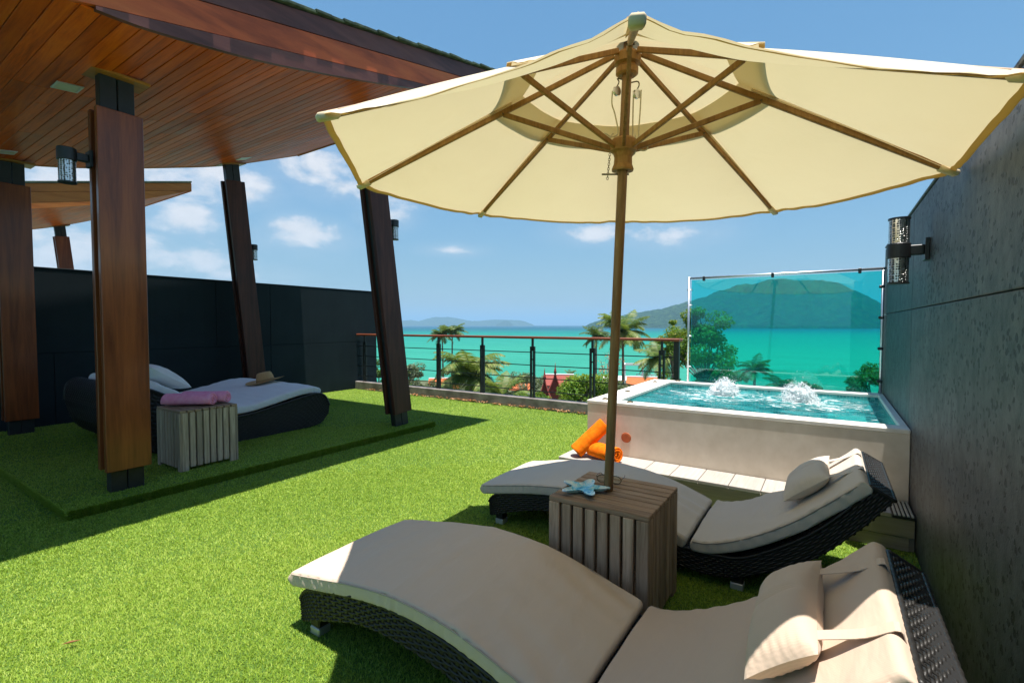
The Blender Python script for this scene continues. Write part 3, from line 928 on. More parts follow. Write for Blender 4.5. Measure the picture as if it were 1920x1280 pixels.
        for q in range(n - 1):
            b_ = q * 4
            F += [(b_, b_ + 4, b_ + 6, b_ + 2), (b_ + 1, b_ + 3, b_ + 7, b_ + 5), (b_, b_ + 1, b_ + 5, b_ + 4), (b_ + 2, b_ + 6, b_ + 7, b_ + 3)]
        F += [(0, 2, 3, 1), (4 * n - 4, 4 * n - 3, 4 * n - 1, 4 * n - 2)]
        fixn(part('roof_covering', (np.array(V), F), M['shingle'], root))

def plank(y0, y1, x0, x1, dx):
    V, F = [], []
    z0, z1 = zs(y0), zs(y1)
    d = np.array([0, y1 - y0, z1 - z0]); L = np.linalg.norm(d); d /= L
    nrm = np.cross([1, 0, 0], d)
    c = np.array([(x0 + x1) / 2 + dx, (y0 + y1) / 2, (z0 + z1) / 2]) + nrm * 0.009
    return obox(c, np.array([[1, 0, 0], d, nrm]), ((x1 - x0) / 2 - 0.001, L / 2 - 0.002, 0.009), 0.003)

def column(root, base, top, detail=True, wy=0.145, mat='column'):
    """two wide boards on either side of a black steel core"""
    base = np.array(base, float); top = np.array(top, float)
    d = top - base
    L = np.linalg.norm(d); d /= L
    sx = np.array([1.0, 0, 0]); sx = sx - (sx @ d) * d; sx /= np.linalg.norm(sx)
    sy = np.cross(d, sx)
    ax = np.array([sx, sy, d])
    c = part('column', obox(base + d * (L - 0.28 + 0.17) / 2 + sx * 0.068, ax, (0.024, wy, (L - 0.28 - 0.17) / 2), 0.004), M[mat], root)
    part('back_board', obox(base + d * (L - 0.28 + 0.17) / 2 - sx * 0.068, ax, (0.024, wy, (L - 0.28 - 0.17) / 2), 0.004), M[mat], c)
    part('steel_core', join(obox(base + d * L / 2 - sy * 0.056, ax, (0.0425, 0.053, L / 2), 0.004), obox(base + d * L / 2 + sy * 0.056, ax, (0.0425, 0.053, L / 2), 0.004)), M['steel_black'], c)
    part('cap_trim', obox(top + np.array([0, 0, -0.012]), np.array([[1, 0, 0], [0, 0.97, 0.24], [0, -0.24, 0.97]]) if top[1] > 2.5 else np.eye(3), (0.11, wy + 0.05, 0.012), 0.003), M['trim'], c)
    return c

pav = thing('pavilion', 'varnished wooden pavilion with curved plank ceiling and slanted columns over the daybed', 'pavilion', (-6.0, 2.0, 0))
roof_parts(pav, 0, True)
y = -0.9
rp = random.Random(21)
while y < RY1 - 0.02:
    y2 = min(y + 0.1, RY1)
    xj = rp.choice((-5.6, -6.1, -6.6, -5.2))
    part('ceiling_plank', plank(y, y2, RX0 + 0.012, xj, 0), M['soffit'], pav)
    part('ceiling_plank', plank(y, y2, xj, RX1 - 0.032, 0), M['soffit'], pav)
    y = y2
def soffit_strip(x0, x1, y0, y1, n=20):
    return grid(lambda u, v: (x0 + (x1 - x0) * v, y0 + (y1 - y0) * u, zs(y0 + (y1 - y0) * u) + 0.004), n, 2)
part('ceiling_back', soffit_strip(RX0 + 0.02, RX1 - 0.035, RY0, -0.9), M['soffit'], pav)
column(pav, (-4.62, 1.45, PZ), (-4.62, 1.45, zs(1.45) + 0.0))
column(pav, (-4.60, 4.34, PZ), (-4.78, 3.98, zs(3.98) + 0.0), mat='column_shaded')
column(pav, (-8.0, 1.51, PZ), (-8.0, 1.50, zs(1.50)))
column(pav, (-7.98, 4.33, PZ), (-7.98, 3.97, zs(3.97)), mat='column_shaded')
# neighbour's pavilion beyond the wall
DX = -8.65
nb_ = thing('pavilion', 'pale wooden pavilion roof rising beyond the dark blue-grey wall', 'pavilion', (-14.5, 2.0, -0.1))
roof_parts(nb_, DX, False)
part('ceiling', grid(lambda u, v: (RX0 + 0.012 + DX + (RX1 - 0.032 - RX0) * v, RY0 + (RY1 - RY0) * u, zs(RY0 + (RY1 - RY0) * u)), 60, 2), M['soffit'], nb_)
M['column_red'] = wood('column_red', (0.10, 0.022, 0.008), (0.24, 0.06, 0.018), (0.34, 0.10, 0.03), 'z', rough=0.35, rand=0.05)
column(nb_, (-4.60 + DX, 4.34, -0.1), (-4.78 + DX, 3.98, zs(3.98)), mat='column_red')
column(nb_, (-7.98 + DX, 4.33, -0.1), (-7.98 + DX, 3.97, zs(3.97)), mat='column_red')
column(nb_, (-4.62 + DX, 1.45, -0.1), (-4.62 + DX, 1.45, zs(1.45)), mat='column_red')

# recessed ceiling lights
def downlight(x, y, label):
    z = zs(y)
    sl_ = (zs(y + 0.05) - zs(y - 0.05)) / 0.1
    d = np.array([0, 1, sl_]); d /= np.linalg.norm(d)
    ax = np.array([[1, 0, 0], d, np.cross([1, 0, 0], d)])
    c = np.array([x, y, z - 0.003])
    root = thing('ceiling_downlight', label, 'ceiling light', tuple(c), 'recessed lights in the pavilion ceiling')
    for s in (-1, 1):
        part('frame_bar', obox(c + ax[0] * 0.075 * s, ax, (0.008, 0.083, 0.005), 0.002), M['stainless'], root)
        part('frame_bar', obox(c + ax[1] * 0.075 * s, ax, (0.066, 0.008, 0.005), 0.002), M['stainless'], root)
    part('lens', obox(c + ax[2] * 0.001, ax, (0.066, 0.066, 0.003), 0.001), M['lamp_lens'], root)
M['lamp_lens'] = simple('frosted_lens', (0.62, 0.62, 0.6), rough=0.35)
downlight(-5.05, 1.28, 'square recessed ceiling light beside the nearest column')
downlight(-7.55, 1.38, 'square recessed ceiling light near the leftmost column')
downlight(-7.55, 3.95, 'square recessed ceiling light near the back column')

# ------------------------------------------------------------------ wall lamps
def wall_lamp(c, to_wall, label, both, r_=0.05, hgt=0.24, armlen=0.16):
    """perforated metal cylinder in a black holder on a bracket"""
    c = np.array(c, float); d = np.array(to_wall, float); d /= np.linalg.norm(d)
    root = thing('wall_lamp', label, 'wall lamp', tuple(c), 'perforated metal wall lamps')
    h2 = hgt / 2
    part('shade', lathe([(r_, -h2), (r_, h2)], 28, c), M['perf'], root, smooth=True)
    part('diffuser', lathe([(r_ * 0.8, -h2 + 0.004), (r_ * 0.8, h2 - 0.004)], 20, c), M['lamp_lens'], root, smooth=True)
    if both:
        bz0, bz1 = -0.042, 0.042
    else:
        bz0, bz1 = h2 - 0.085, h2 + 0.006
    part('holder', lathe([(0.0, bz0), (r_ + 0.004, bz0), (r_ + 0.007, bz0 + 0.004), (r_ + 0.007, bz1 - 0.004), (r_ + 0.004, bz1), (0.0, bz1)], 28, c), M['steel_black'], root)
    part('end_ring', lathe([(0, -h2 - 0.006), (r_ + 0.004, -h2 - 0.006), (r_ + 0.004, -h2 + 0.004), (0, -h2 + 0.004)], 28, c), M['steel_black'], root)
    if both:
        part('end_ring', lathe([(0, h2 - 0.004), (r_ + 0.004, h2 - 0.004), (r_ + 0.004, h2 + 0.006), (0, h2 + 0.006)], 28, c), M['steel_black'], root)
    zc = (bz0 + bz1) / 2
    p0 = c + np.array([0, 0, zc]) + d * r_
    p1 = c + np.array([0, 0, zc]) + d * (armlen - 0.02)
    part('arm', bar(p0, p1, 0.045, 0.055, b=0.004), M['steel_black'], root)
    side = np.cross(d, [0, 0, 1])
    part('wall_plate', obox(c + np.array([0, 0, zc]) + d * (armlen - 0.0101), np.array([d, side, [0, 0, 1]]), (0.0099, 0.05, 0.06), 0.003), M['steel_black'], root)
wall_lamp((0.320, 3.50, 1.768), (1, 0, 0), 'twin ended perforated metal wall lamp on the rough grey wall', True, r_=0.048, hgt=0.36, armlen=0.1295)
wall_lamp((-4.66, 1.165, 2.51), (0, 1, 0), 'perforated metal lamp on the nearest wooden column', False, armlen=0.139)
wall_lamp((-4.70, 4.36, 2.57), (0, -1, 0), 'perforated metal lamp on the column by the railing', False, armlen=0.145)
wall_lamp((-7.98, 4.315, 2.55), (0, -1, 0), 'perforated metal lamp on the back column by the wall', False, armlen=0.07 + 0.062)

# ================================================================== POOL
PX0, PX1, PY0, PY1, PTOP = -1.80, XW - 0.003, 3.95, 5.92, 0.68
IX0, IX1, IY0, IY1 = -1.56, 0.405, 4.09, 5.78
pool = thing('plunge_pool', 'raised pale plunge pool with turquoise water beside the grey wall', 'pool', (-0.68, 4.9, 0))
for (nm, a_) in (('front_wall', (PX0, PX1, PY0, IY0, 0.0, PTOP - 0.0305)), ('back_wall', (PX0, PX1, IY1, PY1, 0.0, PTOP - 0.0305)),
                 ('side_wall', (PX0, IX0, IY0 + 0.0005, IY1 - 0.0005, 0.0, PTOP - 0.0305)), ('side_wall', (IX1, PX1, IY0 + 0.0005, IY1 - 0.0005, 0.0, PTOP - 0.0305))):
    part(nm, cbox(*a_, 0.004), M['pool_shell'], pool)
for a_ in ((PX0 - 0.004, PX1, PY0 - 0.004, IY0 + 0.004), (PX0 - 0.004, PX1, IY1 - 0.004, PY1 + 0.004), (PX0 - 0.004, IX0 + 0.004, IY0 + 0.0045, IY1 - 0.0045), (IX1 - 0.004, PX1, IY0 + 0.0045, IY1 - 0.0045)):
    part('rim', cbox(*a_, PTOP - 0.03, PTOP, 0.005), M['pool_rim'], pool)
fl = 0.02
tl = [(IX0 - 0.0005, IX0 + 0.004, IY0 + 0.001, IY1 - 0.001, fl, PTOP - 0.031), (IX1 - 0.004, IX1 + 0.0005, IY0 + 0.001, IY1 - 0.001, fl, PTOP - 0.031),
      (IX0 + 0.0041, IX1 - 0.0041, IY0 - 0.0005, IY0 + 0.004, fl, PTOP - 0.031), (IX0 + 0.0041, IX1 - 0.0041, IY1 - 0.004, IY1 + 0.0005, fl, PTOP - 0.031),
      (IX0 + 0.0041, IX1 - 0.0041, IY0 + 0.0041, IY1 - 0.0041, 0.005, fl)]
for a_ in tl: part('mosaic_lining', cbox(*a_), M['mosaic'], pool)
# submerged seat along the right end
part('pool_step', cbox(0.0, IX1 - 0.0045, IY0 + 0.005, IY1 - 0.005, fl + 0.0005, 0.46, 0.006), M['mosaic'], pool)
WZ = PTOP - 0.05
JETS = [(-0.89, 5.28), (-0.21, 5.22)]
nx, ny = 150, 110
V, foam = [], []
for i in range(nx):
    for j in range(ny):
        x = IX0 + 0.0042 + (IX1 - IX0 - 0.0084) * i / (nx - 1); y = IY0 + 0.0042 + (IY1 - IY0 - 0.0084) * j / (ny - 1)
        dz = 0.010 * vnoise((x, y, 0), 3.0, 1) + 0.007 * vnoise((x, y * 1.3, 0), 7.5, 2) + 0.004 * vnoise((x, y, 0), 17, 3)
        fo_ = 0
        for (jx, jy) in JETS:
            r_ = math.hypot(x - jx, (y - jy))
            dz += 0.035 * math.exp(-(r_ / 0.10) ** 2) + 0.008 * math.cos(r_ * 34) * math.exp(-r_ * 3.5)
            fo_ = max(fo_, math.exp(-(r_ / 0.26) ** 2), 0.55 * math.exp(-((r_ - 0.32) / 0.25) ** 2))
        V.append((x, y, WZ + dz)); foam.append(fo_)
F = [(i * ny + j, (i + 1) * ny + j, (i + 1) * ny + j + 1, i * ny + j + 1) for i in range(nx - 1) for j in range(ny - 1)]
wt = part('water_surface', (np.array(V), F), M['water'], pool, smooth=True, label='rippling turquoise water with white foam')
at_ = wt.data.attributes.new('foam', 'FLOAT', 'POINT'); at_.data.foreach_set('value', foam)
# round plug and rim caps
part('round_cover', lathe([(0, 0), (0.044, 0), (0.042, 0.006), (0.030, 0.008), (0, 0.008)], 28, (-1.437, PY0 - 0.0005, 0.385), (0, -1, 0)), M['plug'], pool, label='rust-red round cover on the front')
for (cx, cy) in ((-1.68, 4.07), (-1.43, 4.02), (-1.68, 4.65), (-1.70, 5.62), (-1.50, 5.855)):
    part('rim_fitting', lathe([(0, 0), (0.030, 0), (0.030, 0.004), (0.022, 0.009), (0.012, 0.009), (0.012, 0.014), (0, 0.014)], 20, (cx, cy, PTOP + 0.0003)), M['brass_dark'], pool)
# bubbling jets
ico = []
def icosphere():
    bm = bmesh.new(); bmesh.ops.create_icosphere(bm, subdivisions=1, radius=1.0)
    v = np.array([q.co[:] for q in bm.verts]); f = [tuple(x.index for x in q.verts) for q in bm.faces]; bm.free(); return v, f
ICO = icosphere()
def jet(cx, cy, hgt, label, seed, lean):
    rj = np.random.default_rng(seed)
    base = np.array([cx, cy, WZ + 0.005])
    root = thing('water_jet', label, 'fountain', tuple(base), 'bubbling jets in the plunge pool')
    def f(u, v):
        a_ = u * 2 * math.pi
        prof = [(0.118, -0.02), (0.112, 0.01), (0.106, 0.040), (0.095, 0.07), (0.078, 0.10), (0.050, 0.122), (0.010, 0.136)]
        k = v * (len(prof) - 1); q = min(int(k), len(prof) - 2); w_ = k - q
        r_ = prof[q][0] * (1 - w_) + prof[q + 1][0] * w_; z = prof[q][1] * (1 - w_) + prof[q + 1][1] * w_
        z *= hgt / 0.15
        p_ = np.array([r_ * math.cos(a_), r_ * math.sin(a_), z])
        n_ = vnoise(p_, 13, seed) * 0.30 + vnoise(p_, 34, seed + 2) * 0.22 + vnoise(p_, 80, seed + 3) * 0.12
        r_ *= 1 + n_
        return base + np.array([r_ * math.cos(a_) + lean * z, r_ * math.sin(a_), z * (1 + 0.35 * n_)])
    part('foam_mound', grid(f, 80, 44, closed_u=True), M['foam'], root, smooth=True)
    sp = []
    for k in range(4):
        a_ = rj.uniform(0, 6.28); b_ = rj.uniform(0.1, 0.4)
        p0 = base + np.array([lean * hgt, 0, hgt * 0.7]); hh = rj.uniform(0.03, 0.08)
        path = [p0 + np.array([math.cos(a_) * b_ * s * 0.08, math.sin(a_) * b_ * s * 0.08, hh * (2 * s - s * s)]) for s in np.linspace(0, 1, 6)]
        sp.append(tube(path, np.linspace(0.014, 0.003, 6) * rj.uniform(0.7, 1.2), 6))
    part('splash', join(*sp), M['foam'], root, smooth=True)
    dr = []
    for k in range(3200):
        a_ = rj.uniform(0, 6.28); z = 0.15 * rj.random() ** 1.15; r_ = 0.125 * math.sqrt(max(0.02, 1 - (z / 0.152) ** 2)) * rj.uniform(0.8, 1.08) * (1 + 0.22 * math.sin(3 * a_ + seed + z * 20)) + abs(rj.normal(0, 0.012)); z = z * (1 + 0.25 * math.sin(2 * a_ + seed)) + (abs(rj.normal(0, 0.05)) if rj.random() < 0.08 else 0); z *= hgt / 0.15
        s_ = rj.uniform(0.0012, 0.0052) * (1.0 if z < hgt else 0.6)
        dr.append((ICO[0] * s_ + base + np.array([r_ * math.cos(a_) + lean * z, r_ * math.sin(a_), z]), ICO[1]))
    part('droplets', join(*dr), M['foam'], root, smooth=True, kind='stuff')
jet(JETS[0][0], JETS[0][1], 0.15, 'left bubbling white water jet in the plunge pool', 4, 0.12)
jet(JETS[1][0], JETS[1][1], 0.15, 'right bubbling white water jet in the plunge pool', 9, -0.10)

# tiled step in front of the pool
BY0, BY1, BZ = 3.64, 3.944, 0.222
step = thing('pool_step_bench', 'low pale tiled step along the front of the plunge pool', 'step', (-0.73, 3.8, 0))
part('base', cbox(-1.90, XW - 0.005, BY0 + 0.022, BY1, 0.0, BZ - 0.026), M['bench_board'], step)
part('front_board', cbox(-1.91, XW - 0.006, BY0, BY0 + 0.0215, 0.085, BZ - 0.0265, 0.003), M['bench_board'], step)
part('front_board', cbox(-1.905, XW - 0.03, BY0 + 0.006, BY0 + 0.0214, 0.0, 0.083, 0.003), M['bench_board'], step)
part('side_board', cbox(-1.92, -1.9005, BY0 + 0.0225, BY1, 0.0, BZ - 0.0265, 0.003), M['bench_board'], step)
xs_ = [-1.925, -1.56, -1.19, -0.985, -0.78, -0.575, -0.37, -0.165, 0.04, 0.245, 0.335]
for a_, b_ in zip(xs_[:-1], xs_[1:]):
    part('tile', cbox(a_ + 0.002, b_ - 0.002, BY0 - 0.008, BY1 - 0.001, BZ - 0.026, BZ, 0.003), M['deck_tile'], step)
dg = part('drain_channel', cbox(0.337, XW - 0.006, BY0 - 0.006, BY1 - 0.002, BZ - 0.026, BZ - 0.012), M['steel_black'], step)
for k in range(5):
    xx = 0.345 + k * 0.0205
    part('grate_bar', cbox(xx, xx + 0.011, BY0 - 0.005, BY1 - 0.003, BZ - 0.0118, BZ - 0.002, 0.002), M['white_cap'], dg)

# ------------------------------------------------------------------ glass screens
GY = 5.865
gs = thing('glass_screen', 'turquoise tinted glass screen in a steel tube frame behind the pool', 'glass screen', (-0.46, GY, PTOP))
GX0, GX1 = -1.385, 0.425
part('pane', cbox(GX0 + 0.03, GX1 - 0.012, GY - 0.005, GY + 0.005, PTOP + 0.012, 1.872), M['glass'], gs)
part('top_rail', tube([(GX0, GY, 1.895), (GX1 + 0.022, GY, 1.895)], 0.0125, 12), M['stainless'], gs, smooth=True)
part('post', tube([(GX0, GY, PTOP + 0.0005), (GX0, GY, 1.907)], 0.0125, 12), M['stainless'], gs, smooth=True)
part('post', tube([(GX1, GY, PTOP + 0.0005), (GX1, GY, 1.882)], 0.0125, 12), M['stainless'], gs, smooth=True)
for xx in (-1.22, -0.52, 0.24):
    part('clip', cbox(xx - 0.013, xx + 0.013, GY - 0.018, GY + 0.018, 1.858, 1.9095, 0.004), M['steel_black'], gs)
for zz in (0.80, 1.12, 1.42, 1.72):
    part('clip', cbox(GX1 - 0.03, GX1 + 0.014, GY - 0.016, GY + 0.016, zz - 0.014, zz + 0.014, 0.004), M['steel_black'], gs)
for zz in (0.86, 1.22, 1.58, 1.76):
    part('bracket', tube([(GX0 - 0.02, GY, zz), (GX0 + 0.04, GY, zz)], 0.008, 8), M['stainless'], gs, smooth=True)
g2 = part('glass_balustrade', cbox(-1.36, 0.44, 6.02, 6.032, 0.30, 0.862), M['glass_clear'], None)
tag(g2, 'low clear glass panel standing behind the tinted screen', 'glass panel')

# ================================================================== LOUNGERS
LX = -0.85      # lounger base x
def weave(surf, nrm, nu, nv, wlen, wwid, amp=0.0032, width=0.86, thick=0.0025):
    """rows of flat strands running along u, passing over and under in alternation.
    surf(u,v) -> point, nrm(u,v) -> outward normal; nu crossings along u, nv rows"""
    V, F = [], []
    seg = 4
    for r_ in range(nv):
        vc = (r_ + 0.5) / nv
        hw = 0.5 / nv * width
        n = nu * seg + 1
        b0 = len(V)
        for i in range(n):
            u = i / (n - 1)
            ph = math.cos(math.pi * i / seg + math.pi * (r_ % 2))
            off = amp * max(-1.0, min(1.0, 1.5 * ph))
            N = nrm(u, vc)
            for (dv, o_) in ((-hw, off - thick * 0.7), (-hw * 0.55, off + thick * 0.6), (hw * 0.55, off + thick * 0.6), (hw, off - thick * 0.7)):
                V.append(surf(u, vc + dv) + N * o_)
        for i in range(n - 1):
            for k in range(3):
                a_ = b0 + i * 4 + k
                F.append((a_, a_ + 4, a_ + 5, a_ + 1))
    for i in range(nu + 1):
        uc = i / nu
        for q in range(2 * nv + 1):
            v_ = q / (2 * nv)
            N = nrm(uc, v_)
            b0 = len(V)
            V.append(surf(max(0, uc - 0.2 / nu), v_) + N * 0.0004); V.append(surf(min(1, uc + 0.2 / nu), v_) + N * 0.0004)
            if q: F.append((b0 - 2, b0 - 1, b0 + 1, b0))
    return np.array(V), F

TOPP = spline([(-1.915, 0.150), (-1.88, 0.192), (-1.80, 0.222), (-1.52, 0.275), (-1.30, 0.287), (-1.05, 0.262), (-0.80, 0.205), (-0.60, 0.160), (-0.45, 0.163), (-0.32, 0.192), (-0.10, 0.335), (0.06, 0.490), (0.165, 0.640)], 140)
BOTP = spline([(-1.905, 0.062), (-1.88, 0.060), (-1.78, 0.095), (-1.54, 0.165), (-1.34, 0.178), (-1.10, 0.156), (-0.82, 0.090), (-0.60, 0.055), (-0.44, 0.060), (-0.32, 0.098), (-0.06, 0.245), (0.12, 0.425), (0.25, 0.592)], 140)
def pl(P, u):
    x = u * (len(P) - 1); k = min(int(x), len(P) - 2); f = x - k
    return P[k] * (1 - f) + P[k + 1] * f
CUSH_A = spline([(-1.985, 0.262), (-1.90, 0.277), (-1.75, 0.305), (-1.60, 0.333), (-1.42, 0.357), (-1.30, 0.364), (-1.15, 0.358), (-1.0, 0.338), (-0.8, 0.288), (-0.605, 0.224)], 80)
CUSH_B = spline([(-0.595, 0.226), (-0.50, 0.235), (-0.34, 0.300), (-0.15, 0.420), (0.0, 0.548), (0.135, 0.672)], 70)

def cushion(P, y0, y1, th, seed=0, wr=0.003, rnd=0.009, ny=46, crease=None, axis='x'):
    """closed padded slab following a profile (s, z); rounded edges and creases"""
    n0 = len(P)
    uu_ = np.unique(np.concatenate([np.array([0, 0.0008, 0.0025, 0.005, 0.0085, 0.013]), np.linspace(0.02, 0.98, n0), 1 - np.array([0, 0.0008, 0.0025, 0.005, 0.0085, 0.013])]))
    P = np.array([pl(P, q) for q in uu_])
    n = len(P)
    T = np.gradient(P, axis=0); T /= np.linalg.norm(T, axis=1)[:, None]
    N = np.stack([-T[:, 1], T[:, 0]], 1)
    # ring cross-section in (y, depth) coordinates
    ring = []
    W = y1 - y0
    for k in range(ny + 1):
        ring.append((k / ny, 'top'))
    def ends(i):
        s = min(i, n - 1 - i) / 4.0
        return min(1.0, s)
    V, F = [], []
    ed = np.array([0, 0.0015, 0.0045, 0.009, 0.015, 0.022, 0.032]) / W
    ts = np.concatenate([ed, np.linspace(0.045 / W, 1 - 0.045 / W, ny - 13), (1 - ed)[::-1]])
    cols = len(ts); ny = cols - 1
    m = 2 * cols
    arc = np.concatenate([[0], np.cumsum(np.linalg.norm(np.diff(P, axis=0), axis=1))])
    for i in range(n):
        e = min(1.0, min(arc[i], arc[-1] - arc[i]) / 0.02)
        e = math.sqrt(max(0.0, 1 - (1 - e) ** 2))
        for side in (0, 1):
            for k in range(cols):
                t_ = ts[k] if side == 0 else 1 - ts[k]
                edge = min(t_, 1 - t_) * W
                q = 1.0 if edge > rnd * 1.6 else math.sqrt(max(0.0, 1 - (1 - edge / (rnd * 1.6)) ** 2))
                q = 0.55 + 0.45 * q
                q *= 0.40 + 0.60 * e
                y = y0 + W * t_
                if side == 0:
                    pp = (P[i][0], y, 0)
                    d = vnoise(pp, 5, seed) * wr * 1.2 + vnoise((P[i][0] * 5.0, y * 1.4, 0), 2.6, seed + 4) * wr * 1.3
                    if crease:
                        d += crease(P[i][0], y)
                    off = -th / 2 + th / 2 * q + d * q - 0.004 * (1 - q)
                    crown = 0.010 * (1 - (2 * t_ - 1) ** 2) - 0.006
                    off += crown
                else:
                    off = -th / 2 - th / 2 * q
                if edge < 0.004:
                    sx_ = P[i][0]
                    y += (1 if t_ > 0.5 else -1) * (0.007 * vnoise((sx_ * 24, y * 2, side * 1.5), 1.0, seed + 11) + 0.003 * math.sin(sx_ * 120 + 6 * vnoise((sx_ * 3, 0, 0), 1.0, seed)))
                c_ = P[i] + N[i] * off
                V.append((c_[0], y, c_[1]) if axis == 'x' else (y, c_[0], c_[1]))
    for i in range(n - 1):
        for k in range(m):
            k2 = (k + 1) % m
            F.append((i * m + k, (i + 1) * m + k, (i + 1) * m + k2, i * m + k2))
    for i in (0, n - 1):
        for k in range(cols - 1):
            q = (i * m + k, i * m + k + 1, i * m + m - 2 - k, i * m + m - 1 - k)
            F.append(q if i == 0 else tuple(reversed(q)))
    return np.array(V), F
def pillow(c, ax, L, W, Tk, seed, n=34, pinch=True):
    """pillow with corners; axes rows of ax: length, width, normal"""
    c = np.asarray(c, float)
    V, F = [], []
    for side in (1, -1):
        for i in range(n + 1):
            for j in range(n + 1):
                a_ = i / n * 2 - 1; b_ = j / n * 2 - 1
                k = (max(0, 1 - abs(a_) ** 2.6) * max(0, 1 - abs(b_) ** 2.6)) ** 0.5
                sa = a_ * (1 - 0.05 * (1 - b_ * b_) * abs(a_) ** 3)
                sb = b_ * (1 - 0.10 * (1 - a_ * a_) * abs(b_) ** 3)
                d = Tk / 2 * k * side
                p_ = np.array([sa * L / 2, sb * W / 2, d])
                d2 = vnoise(p_ + c, 9, seed) * 0.006 + vnoise(p_ + c, 22, seed + 1) * 0.0025
                if abs(a_) > 0.72: d2 += 0.004 * math.sin(b_ * 26 + seed) * (abs(a_) - 0.72) / 0.28
                d2 += -0.010 * math.exp(-((a_ - 0.02 - 0.08 * b_) / 0.05) ** 2) * k
                V.append(c + p_[0] * ax[0] + p_[1] * ax[1] + (p_[2] + d2 * k * side) * ax[2])
    m = (n + 1) ** 2
    for s in (0, 1):
        for i in range(n):
            for j in range(n):
                q = (s * m + i * (n + 1) + j, s * m + (i + 1) * (n + 1) + j, s * m + (i + 1) * (n + 1) + j + 1, s * m + i * (n + 1) + j + 1)
                F.append(q if s == 0 else tuple(reversed(q)))
    V = np.array(V)
    return V, F
def offs(P, d):
    T = np.gradient(P, axis=0); T /= np.linalg.norm(T, axis=1)[:, None]
    return P + np.stack([-T[:, 1], T[:, 0]], 1) * d

